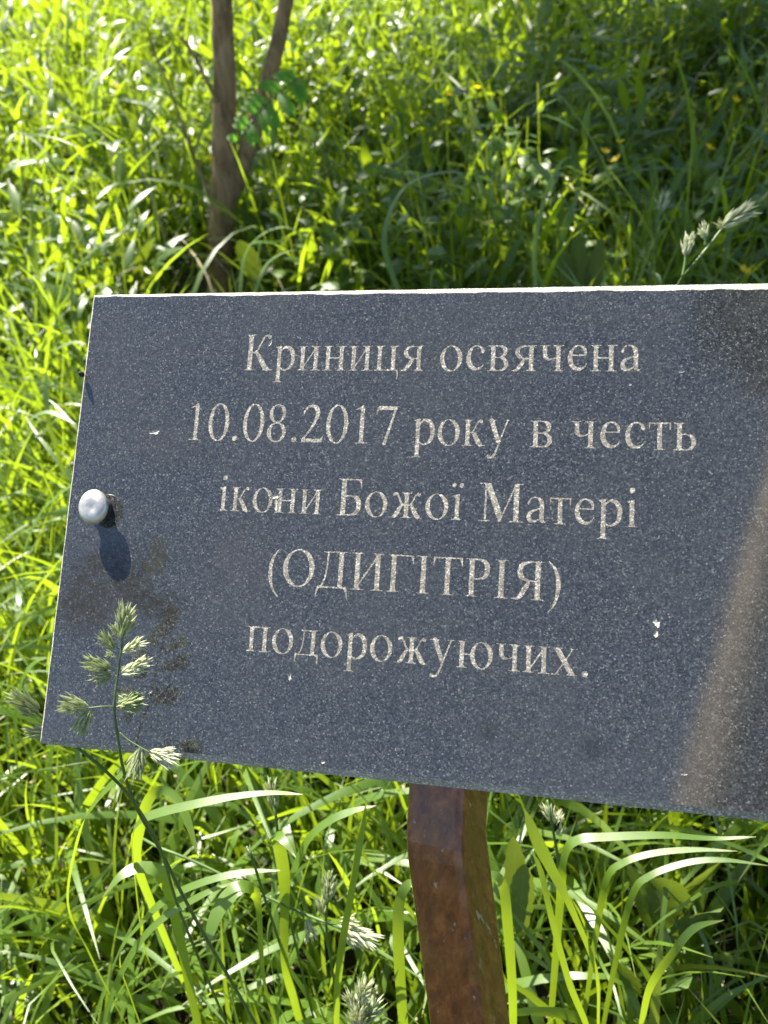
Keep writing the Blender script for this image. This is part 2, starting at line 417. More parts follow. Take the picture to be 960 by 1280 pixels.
def glyph_table():
    G = {}
    xh, cap = 450, 662
    S, R, P, E = g_stroke, g_rect, g_poly, g_ell
    mir = lambda pts, c: [(2*c-x, y, w) for x, y, w in pts]
    sh = lambda pts, dx: [(x+dx, y, w) for x, y, w in pts]
    # lower case
    G['о'] = (500, [g_ring(250, 221, 222, 233, 134, 206, .12)])
    G['п'] = (535, g_stem(85, 169, 0, xh)+g_stem(366, 450, 0, xh)+[R(100, xh-32, 440, xh)])
    G['н'] = (535, g_stem(85, 169, 0, xh)+g_stem(366, 450, 0, xh)+[R(150, 212, 380, 246)])
    G['и'] = (535, g_stem(85, 169, 0, xh)+g_stem(366, 450, 0, xh)+[S([(160, 70, 36), (375, 385, 36)])])
    G['ц'] = (535, g_stem(85, 169, 0, xh)+g_stem(366, 450, 0, xh, (62, 62), (0, 40))+[R(30, 0, 500, 32), S([(488, 18, 34), (508, -40, 36), (500, -135, 20)])])
    G['т'] = (437, g_stem(176, 260, 0, xh, None)+[R(22, xh-32, 415, xh), P([(22, xh), (50, xh), (42, 318), (22, 318)]), P([(415, xh), (387, xh), (395, 318), (415, 318)])])
    G['р'] = (500, g_stem(85, 169, -217, xh-20, None)+[P([(20, 415), (40, 432), (169, 462), (169, 400), (85, 395)]), S([(160, 360, 30), (230, 418, 48), (300, 425, 62), (385, 370, 84), (425, 230, 88), (390, 85, 78), (300, 20, 44), (220, 15, 34), (160, 55, 26)])])
    G['с'] = (444, [S([(368, 345, 76), (345, 400, 44), (275, 436, 30), (190, 425, 40), (120, 350, 70), (92, 225, 88), (125, 110, 86), (205, 48, 72), (295, 42, 52), (360, 78, 30), (408, 145, 14)])])
    G['е'] = (444, [R(95, 262, 400, 290), S([(382, 276, 36), (372, 350, 56), (315, 420, 44), (235, 438, 30), (150, 395, 58), (98, 290, 80), (94, 210, 88), (130, 105, 86), (210, 46, 72), (300, 44, 52), (365, 84, 30), (412, 150, 14)])])
    G['а'] = (444, [S([(80, 338, 56), (105, 400, 38), (175, 438, 30), (255, 424, 42), (312, 368, 78), (322, 280, 84), (322, 90, 84), (340, 38, 56), (382, 26, 32), (436, 62, 12)]), S([(322, 272, 24), (220, 232, 42), (115, 180, 66), (82, 108, 84), (120, 46, 72), (195, 34, 46), (270, 66, 32), (322, 112, 26)])])
    G['к'] = (486, g_stem(85, 169, 0, xh)+[S([(160, 226, 30), (220, 240, 34), (270, 310, 36), (320, 400, 42), (370, 436, 44)]), E(388, 414, 34, 32), S([(222, 240, 46), (290, 150, 82), (355, 50, 86), (400, 14, 44)]), R(345, 0, 482, 20)])
    arm = [(380, 226, 30), (430, 240, 34), (475, 310, 36), (520, 400, 42), (565, 436, 44)]
    leg = [(430, 240, 46), (490, 150, 80), (550, 50, 84), (600, 14, 40)]
    G['ж'] = (691, g_stem(304, 388, 0, xh)+[S(arm), S(leg), S(mir(arm, 346)), S(mir(leg, 346)), E(590, 412, 34, 32), E(102, 412, 34, 32), R(545, 0, 682, 20), R(10, 0, 147, 20)])
    G['я'] = (520, g_stem(345, 429, 0, xh, (10, 60), (50, 60))+[S([(355, 434, 30), (250, 432, 34), (150, 395, 66), (118, 325, 84), (158, 250, 64), (250, 222, 30), (355, 222, 28)]), S([(280, 222, 44), (215, 140, 78), (140, 45, 74), (85, 14, 40), (15, 10, 18)])])
    G['ч'] = (505, g_stem(335, 419, 0, xh)+[R(80, 300, 164, xh), R(22, xh-20, 226, xh), S([(122, 320, 84), (128, 262, 80), (175, 212, 52), (250, 206, 36), (345, 240, 28)])])
    G['в'] = (472, g_stem(85, 169, 0, xh, (62, 0), (62, 0))+[S([(155, 434, 30), (260, 434, 34), (342, 400, 66), (362, 338, 80), (330, 268, 62), (250, 240, 30), (155, 238, 28)]), S([(250, 240, 28), (345, 208, 56), (385, 125, 86), (345, 45, 62), (260, 15, 32), (155, 15, 30)])])
    G['ь'] = (459, g_stem(85, 169, 0, xh, (62, 62), (62, 0))+[S([(155, 256, 28), (260, 257, 32), (345, 222, 62), (378, 135, 86), (342, 48, 62), (255, 15, 32), (155, 15, 30)])])
    G['у'] = (500, [S([(100, 440, 90), (248, 95, 80)], False), S([(418, 440, 32), (330, 225, 36), (250, 20, 40), (195, -110, 46), (140, -178, 46), (85, -180, 44)]), E(66, -168, 40, 34), R(12, xh-20, 205, xh), R(335, xh-20, 482, xh), P([(12+20, xh-10), (120, xh-10), (110, 380)])])
    G['х'] = (500, [S([(105, 438, 92), (395, 12, 92)], False), S([(402, 440, 32), (98, 10, 32)], False), R(20, xh-20, 212, xh), R(325, xh-20, 478, xh), R(15, 0, 170, 20), R(290, 0, 488, 20)])
    G['х'] = (500, [np.minimum(q, R(-40, 0, 560, xh)) for q in G['х'][1]])
    G['ю'] = (748, g_stem(85, 169, 0, xh)+[R(150, 212, 320, 242), g_ring(500, 221, 214, 233, 130, 206, .1)])
    G['д'] = (509, g_stem(335, 419, 0, xh, (0, 50), None)+[R(120, xh-30, 440, xh), S([(95, 20, 30), (150, 120, 34), (176, 260, 30), (186, 430, 30)]), R(20, 0, 490, 32), S([(36, 25, 44), (28, -50, 34), (20, -135, 18)]), S([(474, 25, 44), (482, -50, 34), (490, -135, 18)])])
    G['і'] = (278, g_stem(97, 181, 0, xh-20, None)+[P([(35, 412), (50, 430), (181, 460), (181, 400), (97, 395)]), E(138, 610, 52, 52)])
    G['ї'] = (278, g_stem(97, 181, 0, xh-20, None)+[P([(35, 412), (50, 430), (181, 460), (181, 400), (97, 395)]), E(66, 606, 44, 44), E(206, 606, 44, 44)])
    # capitals
    W = (78, 78)
    G['К'] = (667, g_stem(110, 208, 0, cap, W, W)+[S([(200, 326, 40), (285, 345, 44), (350, 440, 44), (410, 560, 50), (470, 632, 50), (530, 640, 46)]), E(560, 612, 38, 38), S([(285, 345, 60), (385, 220, 96), (490, 70, 98), (560, 16, 60)]), R(450, 0, 662, 22)])
    G['Б'] = (574, g_stem(110, 208, 0, cap, (78, 0), (78, 0))+[R(190, cap-34, 505, cap), P([(505, cap), (455, cap-20), (505, 510), (522, 510)]), S([(195, 352, 34), (320, 354, 38), (432, 315, 80), (476, 190, 102), (432, 68, 82), (310, 20, 38), (195, 18, 34)])])
    G['М'] = (889, [P([(120, cap), (235, cap), (468, 150), (420, 0), (404, 0)]), P([(408, 0), (440, 0), (745, cap), (700, cap)]), R(128, 0, 166, cap-10), R(680, 0, 780, cap), R(20, cap-22, 230, cap), R(20, 0, 250, 22), R(700, cap-22, 870, cap), R(600, 0, 870, 22)])
    G['О'] = (722, [g_ring(361, 331, 328, 346, 222, 312, .08)])
    G['Д'] = (682, g_stem(455, 553, 0, cap, (0, 78), None)+[R(130, cap-32, 560, cap), S([(110, 20, 42), (180, 150, 42), (222, 350, 40), (236, 640, 40)]), R(40, 0, 640, 36), S([(75, 25, 60), (40, -40, 44), (22, -165, 20)]), S([(605, 25, 60), (640, -40, 44), (658, -165, 20)])])
    G['И'] = (722, g_stem(110, 208, 0, cap, W, W)+g_stem(514, 612, 0, cap, W, W)+[S([(195, 95, 44), (525, 575, 44)])])
    G['Г'] = (578, g_stem(110, 208, 0, cap, (78, 0), W)+[R(190, cap-34, 545, cap), P([(545, cap), (490, cap-20), (540, 500), (556, 500)])])
    G['І'] = (333, g_stem(117, 217, 0, cap, W, W))
    G['Т'] = (611, g_stem(256, 354, 0, cap, None, W)+[R(22, cap-34, 590, cap), P([(22, cap), (75, cap-20), (36, 500), (18, 500)]), P([(590, cap), (537, cap-20), (576, 500), (594, 500)])])
    G['Р'] = (556, g_stem(110, 208, 0, cap, (78, 0), W)+[S([(195, 644, 34), (310, 640, 42), (420, 590, 84), (452, 480, 102), (420, 362, 82), (310, 312, 40), (195, 308, 32)])])
    G['Я'] = (667, g_stem(460, 558, 0, cap, (0, 78), W)+[S([(475, 644, 36), (350, 640, 42), (215, 590, 86), (178, 480, 102), (215, 375, 82), (330, 325, 40), (475, 320, 32)]), S([(360, 325, 50), (280, 200, 96), (190, 60, 88), (115, 18, 46), (18, 12, 20)])])
    # figures and marks
    G['1'] = (500, [R(212, 0, 298, 640)]+g_serif(212, 298, 0, 1, 90, 90)+[S([(112, 588, 16), (190, 615, 40), (262, 655, 44)])])
    G['0'] = (500, [g_ring(250, 331, 226, 345, 138, 318)])
    G['8'] = (500, [g_ring(250, 505, 176, 171, 100, 142), g_ring(250, 170, 200, 184, 116, 152)])
    G['2'] = (500, [S([(45, 470, 16), (80, 580, 48), (180, 644, 56), (290, 622, 84), (338, 520, 90), (300, 385, 72), (190, 210, 52), (62, 62, 44)]), R(34, 0, 430, 70), S([(425, 35, 64), (455, 80, 40), (478, 150, 12)])])
    G['7'] = (500, [R(70, 588, 450, cap), S([(78, 625, 60), (50, 560, 34), (22, 500, 12)]), S([(425, 630, 44), (330, 330, 56), (225, 10, 70)], False)])
    par = [(295, 672, 12), (185, 560, 46), (120, 400, 78), (108, 230, 84), (135, 60, 64), (190, -80, 40), (300, -205, 12)]
    G['('] = (333, [S(par)]); G[')'] = (333, [S(mir(par, 166))])
    G['.'] = (250, [E(125, 48, 56, 56)])
    out = {}
    rs = np.random.RandomState(5)
    for k, (adv, parts) in G.items():
        d = parts[0]
        for q in parts[1:]: d = np.maximum(d, q)
        d = np.clip(d, -14, 14)
        n = rs.normal(0, 1, d.shape)      # chisel-rough outline
        for _ in range(5):
            n = (n+np.roll(n, 1, 0)+np.roll(n, -1, 0)+np.roll(n, 1, 1)+np.roll(n, -1, 1))/5
        n /= n.std()
        out[k] = (adv, d+n*2.4+1.5)
    return out

def contours(d):
    """marching squares on the field d > 0: closed loops in em units"""
    ny, nx = d.shape
    b = d > 0
    seg = {}
    idx = b[:-1, :-1]*1+b[:-1, 1:]*2+b[1:, 1:]*4+b[1:, :-1]*8
    ys, xs = np.nonzero((idx > 0) & (idx < 15))
    def ed(e, x, y):
        return {'b': (0, y, x), 'r': (1, y, x+1), 't': (0, y+1, x), 'l': (1, y, x)}[e]
    T = {1: ['lb'], 2: ['br'], 3: ['lr'], 4: ['rt'], 5: ['lb', 'rt'], 6: ['bt'], 7: ['lt'], 8: ['tl'], 9: ['tb'], 10: ['br', 'tl'], 11: ['tr'], 12: ['rl'], 13: ['rb'], 14: ['bl']}
    for y, x in zip(ys, xs):
        for p in T[int(idx[y, x])]:
            seg[ed(p[0], x, y)] = ed(p[1], x, y)
    def pt(e):
        k, y, x = e
        if k == 0: a, c = d[y, x], d[y, x+1]; t = a/(a-c); return (GX0+(x+t)*GS, GY0+y*GS)
        a, c = d[y, x], d[y+1, x]; t = a/(a-c); return (GX0+x*GS, GY0+(y+t)*GS)
    loops = []
    while seg:
        s, n = seg.popitem(); lp = [s]
        while n != s and n in seg:
            lp.append(n); n = seg.pop(n)
        if n == s and len(lp) > 6:
            L = simplify(np.array([pt(e) for e in lp]), 2.2)
            if len(L) > 3: loops.append(L)
    return loops

def simplify(P, tol):
    i = int(np.argmax(((P-P[0])**2).sum(1)))
    def rdp(a):
        if len(a) < 3: return a
        v = a[-1]-a[0]; l = math.hypot(*v)+1e-9
        dd = abs(v[0]*(a[:, 1]-a[0, 1])-v[1]*(a[:, 0]-a[0, 0]))/l
        k = int(np.argmax(dd))
        if dd[k] < tol: return a[[0, -1]]
        return np.vstack([rdp(a[:k+1])[:-1], rdp(a[k:])])
    A = rdp(P[:i+1]); B = rdp(np.vstack([P[i:], P[:1]]))
    return np.vstack([A[:-1], B[:-1]])
# ================================================================ GROUND
def hz(x, y):
    x = np.asarray(x, float); y = np.asarray(y, float)
    s = np.logaddexp(0, (y-1.55)*5)/5*.2
    s = np.where(s > 1.6, 1.6+(s-1.6)*.15, s)
    return s+.018*np.sin(x*5.1+y*2.3)+.014*np.sin(y*7.7-x*3.1)

gx = np.concatenate([-np.geomspace(400, 3.2, 18), np.linspace(-3, 4, 71), np.geomspace(4.2, 400, 18)])
gy = np.concatenate([-np.geomspace(400, 1.3, 16), np.linspace(-1.1, 7.5, 87), np.geomspace(7.8, 400, 18)])
X, Y = np.meshgrid(gx, gy); Z = hz(X, Y)
nx_, ny_ = len(gx), len(gy)
i = (np.arange(ny_-1)[:, None]*nx_+np.arange(nx_-1)[None]).reshape(-1, 1)
t = NT('meadow_soil'); tc = t.n('TexCoord'); ob = tc.outputs['Object']
c_soil = t.ramp(t.noise(ob, 16, 7, .7), [(.3, (.012, .008, .005)), (.55, (.03, .02, .012)), (.75, (.06, .042, .025))])
c_moss = t.ramp(t.noise(ob, 40, 5, .7), [(.3, (.02, .04, .01)), (.7, (.05, .085, .02))])
spx = t.n('SeparateXYZ'); t.l(ob, spx.inputs[0])
mask = t.ramp(t.noise(ob, 5, 6, .7), [(.42, (0, 0, 0)), (.62, (1, 1, 1))])
p = t.n('BsdfPrincipled'); t.l(t.mix(mask, c_soil, c_moss), p.inputs['Base Color']); p.inputs['Roughness'].default_value = .95
b = t.n('Bump'); b.inputs['Strength'].default_value = .9; b.inputs['Distance'].default_value = .015
t.l(t.noise(ob, 45, 7, .7), b.inputs['Height']); t.l(b.outputs[0], p.inputs['Normal']); t.l(p.outputs[0], t.out.inputs['Surface'])
g = link('ground', np_mesh('ground', np.stack([X, Y, Z], 2).reshape(-1, 3), [i+np.array([[0, 1, nx_+1, nx_]])]), t.m)
g['kind'] = 'structure'

# ================================================================ THE GRANITE SIGN
P0 = np.array([-.1514, .453, .8472]); UA = np.array([.9687, -.2484, -.0035]); VA = np.array([-.1774, -.6819, -.7096])
UA /= np.linalg.norm(UA); VA -= UA*(VA@UA); VA /= np.linalg.norm(VA); OA = np.cross(UA, -VA)
SW, SH, ST = .40, .25, .014
sign_base = at(640, 1660, .47)
SLAB = Matrix(((UA[0], -VA[0], OA[0], P0[0]), (UA[1], -VA[1], OA[1], P0[1]), (UA[2], -VA[2], OA[2], P0[2]), (0, 0, 0, 1)))
def spt(u, v, n=0.): return P0+UA*u+VA*v+OA*n

# lower end of the post: follow the leg down to the soil
kink = at(558, 1047, .425); low = at(588, 1280, .436)
pd = (low-kink)/np.linalg.norm(low-kink)
foot = kink+pd*((kink[2]+.03)/-pd[2])
sign = empty('memorial_sign', (foot[0], foot[1], 0), 'dark grey granite plaque engraved with Ukrainian text on a bent brown post in grass', 'sign')
def under_sign(o, M=None, par=None):
    o.parent = par or sign
    if par is None:
        o.matrix_basis = Matrix.Translation(-sign.location) @ (M or Matrix.Identity(4))
    return o

GL = glyph_table()
loops_of = {k: contours(d) for k, (a, d) in GL.items()}
DEPTH = .00014
def inside(ch, x, y):
    """signed field of a glyph at em coordinates (arrays)"""
    d = GL[ch][1]
    fx = np.clip((x-GX0)/GS, 0, d.shape[1]-1.001); fy = np.clip((y-GY0)/GS, 0, d.shape[0]-1.001)
    ix = fx.astype(int); iy = fy.astype(int); ax = fx-ix; ay = fy-iy
    return d[iy, ix]*(1-ax)*(1-ay)+d[iy, ix+1]*ax*(1-ay)+d[iy+1, ix]*(1-ax)*ay+d[iy+1, ix+1]*ax*ay

words = [("Криниця", .0953, .1937, .0449, .0305), ("освячена", .2018, .3017, .0449, .0305),
         ("10.08.2017", .0674, .1816, .0838, .0305), ("року", .1900, .2394, .0838, .0305), ("в", .2489, .2600, .0838, .0305), ("честь", .2689, .3271, .0838, .0305),
         ("ікони", .0884, .1454, .1216, .0292), ("Божої", .1530, .2178, .1216, .0292), ("Матері", .2255, .3013, .1216, .0292),
         ("(ОДИГІТРІЯ)", .1193, .2667, .1589, .0285), ("подорожуючих.", .1107, .2806, .1932, .0285)]
placed = []                        # (char, u origin, v baseline, horizontal em, vertical em)
for w, ua, ub, v, em in words:
    pen = 0; xs = []
    for ch in w: xs.append(pen); pen += GL[ch][0]
    lo = min(L[:, 0].min() for L in loops_of[w[0]])
    hi = xs[-1]+max(L[:, 0].max() for L in loops_of[w[-1]])
    k = (ub-ua)/(hi-lo)
    for ch, x in zip(w, xs): placed.append((ch, ua+(x-lo)*k, v, k, em/1000))

def cdt_mesh(loops, keep, z):
    pts, edges = [], []
    for L in loops:
        o = len(pts); n = len(L)
        pts += [Vector((float(a), float(b_))) for a, b_ in L]; edges += [(o+q, o+(q+1) % n) for q in range(n)]
    vv, ee, ff, *_ = delaunay_2d_cdt(pts, edges, [], 0, 1e-9)
    V = np.array([(q.x, q.y) for q in vv]); F = np.array([f for f in ff if len(f) == 3])
    c = V[F].mean(1); F = F[keep(c)]
    a = V[F]; ar = (a[:, 1, 0]-a[:, 0, 0])*(a[:, 2, 1]-a[:, 0, 1])-(a[:, 1, 1]-a[:, 0, 1])*(a[:, 2, 0]-a[:, 0, 0])
    F[ar < 0] = F[ar < 0][:, ::-1]
    F = F[np.abs(ar) > 1e-14]
    return np.column_stack([V, np.full(len(V), z)]), F

# chips and scratches: irregular shallow pits in the face, (u, v, ru, rv, angle)
chips = [(.0477, .0801, .0030, .0011, .1), (.1200, .1130, .0042, .0013, .25), (.1176, .1165, .0008, .0030, -.3), (.1206, .1172, .0010, .0036, .15), (.1355, .2045, .0009, .0020, 0), (.3108, .1662, .0016, .0020, .4), (.3106, .1712, .0011, .0016, 0),
         (.2963, .0515, .0008, .0007, 0), (.1095, .0300, .0006, .0022, -.3), (.1640, .0660, .0005, .0026, 0), (.2295, .0700, .0005, .0024, 0), (.3240, .2330, .0017, .0004, .1),
         (.1560, .2440, .0012, .0008, 0), (.3200, .0450, .0022, .0004, .1), (.0610, .2180, .0012, .0007, .5)]
chip_loops = []
for cu, cv, ru, rv, an in chips:
    a = np.linspace(0, 2*PI, 15)[:-1]; r = 1+rs.uniform(-.35, .3, 14)
    x = np.cos(a)*r*ru; y = np.sin(a)*r*rv
    chip_loops.append(np.column_stack([cu+x*math.cos(an)-y*math.sin(an), -cv+x*math.sin(an)+y*math.cos(an)]))
# outer rim of the polished face, inset by the hand-dressed chamfer
def rim(n=60):
    out, inn = [], []
    ph = rs.uniform(0, 6, 4)
    def jag(tt, k): return .0002*math.sin(tt*47+ph[k])+.00015*math.sin(tt*131+ph[k]*2)+rs.normal(0, .00009)
    N_ = 90
    for q in range(N_):
        tt = q/N_; out.append((tt*SW, 0)); inn.append((.0019+tt*(SW-.0031), -(.0021+.0019*tt+jag(tt, 0))))
    for q in range(N_//2):
        tt = q/(N_//2); out.append((SW, -tt*SH)); inn.append((SW-(.0012+jag(tt, 1)*.5), -(.0040+tt*(SH-.0076))))
    for q in range(N_):
        tt = 1-q/N_; out.append((tt*SW, -SH)); inn.append((.0019+tt*(SW-.0031), -(SH-(.0036+jag(tt, 2)*.8))))
    for q in range(N_//2):
        tt = 1-q/(N_//2); out.append((0, -tt*SH)); inn.append((.0019+jag(tt, 3)*.5, -(.0021+tt*(SH-.0057))))
    return np.array(out), np.array(inn)
RO, RI = rim()
letter_loops = []
for ch, u, v, kx, ky in placed:
    for L in loops_of[ch]: letter_loops.append(np.column_stack([u+L[:, 0]*kx, -v+L[:, 1]*ky]))
def in_poly(L, c):
    r = np.zeros(len(c), bool); n = len(L)
    for q in range(n):
        x0, y0 = L[q]; x1, y1 = L[(q+1) % n]
        cond = ((y0 > c[:, 1]) != (y1 > c[:, 1])) & (c[:, 0] < (x1-x0)*(c[:, 1]-y0)/(y1-y0+1e-15)+x0)
        r ^= cond
    return r
def keep_face(c):
    k = in_poly(RI, c)
    for ch, u, v, kx, ky in placed:
        k &= ~((inside(ch, (c[:, 0]-u)/kx, (c[:, 1]+v)/ky) > 0) & (np.abs(c[:, 0]-u-500*kx) < 600*kx) & (np.abs(c[:, 1]+v-250*ky) < 520*ky))
    for L in chip_loops: k &= ~in_poly(L, c)
    return k
FV, FF = cdt_mesh([RI]+letter_loops+chip_loops, keep_face, 0.0)
# walls of the engraving
WV, WF, o_ = [], [], 0
for L in letter_loops+chip_loops:
    n = len(L); WV += [np.column_stack([L, np.zeros(n)]), np.column_stack([L, np.full(n, -DEPTH*1.3)])]
    q = np.arange(n); WF.append(np.stack([o_+q, o_+(q+1) % n, o_+n+(q+1) % n, o_+n+q], 1)); o_ += 2*n
WV = np.vstack(WV); WF = np.vstack(WF)
# body: chamfer ring, sides, back
nr = len(RO); q = np.arange(nr)
BV = np.vstack([np.column_stack([RI, np.zeros(nr)]), np.column_stack([RO, np.full(nr, -.0022)+rs.normal(0, .00012, nr)]), np.column_stack([RO, np.full(nr, -ST)]), [[SW/2, -SH/2, -ST]]])
BF = np.vstack([np.stack([q, (q+1) % nr, nr+(q+1) % nr, nr+q], 1), np.stack([nr+q, nr+(q+1) % nr, 2*nr+(q+1) % nr, 2*nr+q], 1)])[:, ::-1]
BT = np.stack([2*nr+q, np.full(nr, 3*nr), 2*nr+(q+1) % nr], 1)
me = np_mesh('slab', np.vstack([FV, WV, BV]), [FF, WF+len(FV), BF+len(FV)+len(WV), BT+len(FV)+len(WV)], smooth=False)
me.materials.append(MAT['granite']); me.materials.append(MAT['granite_sawn'])
mi = np.zeros(len(me.polygons), np.int32); mi[len(FF):] = 1
me.polygons.foreach_set('material_index', mi)
slab = link('slab', me, None); under_sign(slab, SLAB)
letter_me = {}
for ch, u, v, kx, ky in placed:
    if ch not in letter_me:
        LV, LF = cdt_mesh([L*.001 for L in loops_of[ch]], lambda c: inside(ch, c[:, 0]*1000, c[:, 1]*1000) > 0, 0.0)
        letter_me[ch] = np_mesh('letter', LV, [LF], smooth=False); letter_me[ch].materials.append(MAT['granite_letter'])
    o = link('letter', letter_me[ch], None, slab); o.location = (u, -v, -DEPTH); o.scale = (kx*1000, ky*1000, 1)
for (cu, cv, *_), L in zip(chips, chip_loops):
    CV = np.column_stack([L-[cu, -cv], np.zeros(len(L))]); n = len(L)
    CV = np.vstack([CV, [[0, 0, -.0004]]]); CF = np.stack([np.arange(n), (np.arange(n)+1) % n, np.full(n, n)], 1)
    o = link('chip', np_mesh('chip', CV, [CF], smooth=False), MAT['chip'], slab, (cu, -cv, -DEPTH*.7))

def lathe(name, prof, n, mat, sq=None):
    V = []; k = len(prof)
    for r, z in prof:
        for j in range(n):
            a = 2*PI*j/n; V.append((r*math.cos(a), r*math.sin(a), z+(sq(r, a) if sq else 0)))
    F = [(i_*n+j, i_*n+(j+1) % n, (i_+1)*n+(j+1) % n, (i_+1)*n+j) for i_ in range(k-1) for j in range(n)]
    me = np_mesh(name, np.array(V), [np.array(F)]); 
    if mat: me.materials.append(mat)
    return me
dome = [(.0052, .0072), (.0083, .0068), (.0089, .0072), (.0090, .0079), (.0088, .0086), (.0082, .0096), (.0070, .0105), (.0052, .0111), (.0034, .0113), (.0018, .0113), (.0008, .0112), (.00005, .0112)]
dent = lambda r, a: -.0007*math.exp(-((r*math.cos(a)-.0012)**2+(r*math.sin(a)+.0015)**2)/.0000045) if r < .0078 else 0
cap_me = lathe('bolt_cap', dome, 40, MAT['bolt'], dent)
shank_me = lathe('shank', [(.0001, -.001), (.0066, -.001), (.0066, .0018), (.0054, .0026), (.0054, .0067), (.0001, .0067)], 28, MAT['rubber'])
for u_, lab in ((.0213, None), (SW-.0175, None)):
    bo = link('bolt', cap_me, None, slab, (u_, -.1236, 0)); bo.scale = (.94, 1.06, 1); bo.rotation_euler = (0, 0, u_*9)
    sk = link('shank', shank_me, None, slab, (u_, -.1236, .0))
# a small dark insect on the left edge
iv = []
ins = link('insect', lathe('insect', [(.0001, 0), (.0011, .0003), (.0016, .0014), (.0013, .0030), (.0006, .0042), (.0001, .0046)], 10, MAT['insect']), None)
ins.matrix_world = Matrix.Translation(Vector(spt(.0016, .0487, .0012))) @ Matrix(((*UA,), (*(-VA),), (*OA,))).transposed().to_4x4()
tag(ins, 'tiny dark insect perched on the left edge of the granite plaque, above the bolt', 'insect')

# post: rounded square tube, bent once just under the slab
def sq_section(a=.0166, r=.0038, k=3):
    pts = []
    for cx, cy, s0 in ((1, 1, 0), (-1, 1, 90), (-1, -1, 180), (1, -1, 270)):
        for j in range(k+1):
            an = math.radians(s0+90*j/k); pts.append((cx*(a-r)+r*math.cos(an), cy*(a-r)+r*math.sin(an)))
    return np.array(pts)
def sweep(name, path, sec, xax, mat, rough=0.0):
    path = np.array(path); T = np.gradient(path, axis=0); T /= np.linalg.norm(T, axis=1, keepdims=True)
    m = len(sec); V = []
    for pth, tt in zip(path, T):
        x = xax-tt*(xax@tt); x /= np.linalg.norm(x); y = np.cross(tt, x)
        V.append(pth+sec[:, :1]*x*(1+rs.normal(0, rough))+sec[:, 1:]*y*(1+rs.normal(0, rough)))
    V = np.vstack(V); n = len(path)
    F = [(i_*m+j, i_*m+(j+1) % m, (i_+1)*m+(j+1) % m, (i_+1)*m+j) for i_ in range(n-1) for j in range(m)]
    caps = [list(range(m))[::-1], [(n-1)*m+j for j in range(m)]]
    me = np_mesh(name, V, [np.array(F), np.array(caps)], smooth=False); return link(name, me, mat)
top_c = at(557, 985, .412)
upv = -VA
kk = kink
up_end = kk+upv*.17-OA*.0
# keep the upper run parallel to the slab's back
dist = (spt(.18, .18)-up_end)@OA
up_dir = upv
path = [kk+up_dir*s_ for s_ in (.17, .12, .08, .045, .022)]+[kk+up_dir*.006, kk+up_dir*.002+pd*.001, kk+pd*.005]+[kk+pd*s_ for s_ in (.022, .05, .09, .13, .2, .3, .4, .5)]+[foot]
path = [np.array(q_) for q_ in path]
print('post top to slab back', [round(float((spt(0, 0)-q_)@OA), 4) for q_ in path[:6]], 'foot', foot)
ang = math.radians(21)
xax = UA*math.cos(ang)+OA*math.sin(ang)
post = sweep('post', path, sq_section(), xax, MAT['paint'], 0); under_sign(post)
# a patch of bare metal low on the leg (own thin sheet, proud of the paint)

# ================================================================ TREES
def leaf_cloud(centres, n, size, squash=(1, 1, 1), mat='tree_leaf'):
    """leaf blades scattered in clumps; centres: (x,y,z,r)"""
    C = np.array(centres); wts = C[:, 3]**2; idx = rs.choice(len(C), n, p=wts/wts.sum())
    d = rs.normal(0, 1, (n, 3)); d /= np.linalg.norm(d, axis=1, keepdims=True); r = rs.uniform(.25, 1, n)**.5
    P = C[idx, :3]+d*r[:, None]*C[idx, 3:4]*np.array(squash)
    az = rs.uniform(0, 2*PI, n); el = rs.uniform(-.9, .35, n); L = size*rs.uniform(.6, 1.3, n)
    s = 4; t_ = np.linspace(0, 1, s)[None, :]
    e = el[:, None]-t_*rs.uniform(.1, .9, n)[:, None]
    dd = np.stack([np.cos(e)*np.cos(az)[:, None], np.cos(e)*np.sin(az)[:, None], np.sin(e)], 2)
    Q = P[:, None]+np.cumsum(dd, 1)*(L/s)[:, None, None]
    side = np.stack([-np.sin(az), np.cos(az), rs.normal(0, .35, n)], 1)[:, None].repeat(s, 1)
    W = L[:, None]*.42*np.array([.35, 1, .85, .04])[None]
    return ribbon(Q, side, W, rs.rand(n), .25)

yt = empty('young_tree', at(275, 372, 2.42), 'slim young tree with a forked brown trunk growing behind the plaque', 'tree')
ytl = np.array(yt.location)
def tpt(px, py, d): return at(px, py, d)-ytl
tr_pts = [(275, 395, 2.46), (275, 345, 2.40), (276, 290, 2.33), (281, 235, 2.27), (280, 170, 2.2), (281, 110, 2.13), (279, 50, 2.07), (277, 0, 2.01), (272, -80, 1.94), (268, -180, 1.88)]
P = crpath([tpt(*q_) for q_ in tr_pts], 5)
R = np.interp(np.linspace(0, 1, len(P)), [0, .12, .33, .4, .6, .8, 1], [.040, .034, .040, .034, .0285, .027, .024])
up_tr = P[-1]
ext = [up_tr+np.array([-.04*q_-.01*q_*q_, .01*q_, .24*q_]) for q_ in range(1, 11)]
P = np.vstack([P, ext]); R = np.concatenate([R, np.linspace(.023, .006, 10)])
tube('trunk', P, R, MAT['bark'], yt, 14, .035)
Pb = crpath([tpt(284, 262, 2.30), tpt(296, 225, 2.27), tpt(312, 180, 2.23), tpt(327, 130, 2.18), tpt(341, 80, 2.12), tpt(352, 30, 2.07), tpt(361, -20, 2.02), tpt(372, -90, 1.96), tpt(388, -180, 1.9)], 5)
Rb = np.interp(np.linspace(0, 1, len(Pb)), [0, .2, .6, 1], [.026, .0245, .020, .016])
e0 = Pb[-1]; ext2 = [e0+np.array([.055*q_, .02*q_, .22*q_]) for q_ in range(1, 9)]
tube('limb', np.vstack([Pb, ext2]), np.concatenate([Rb, np.linspace(.015, .004, 8)]), MAT['bark'], yt, 12, .035)
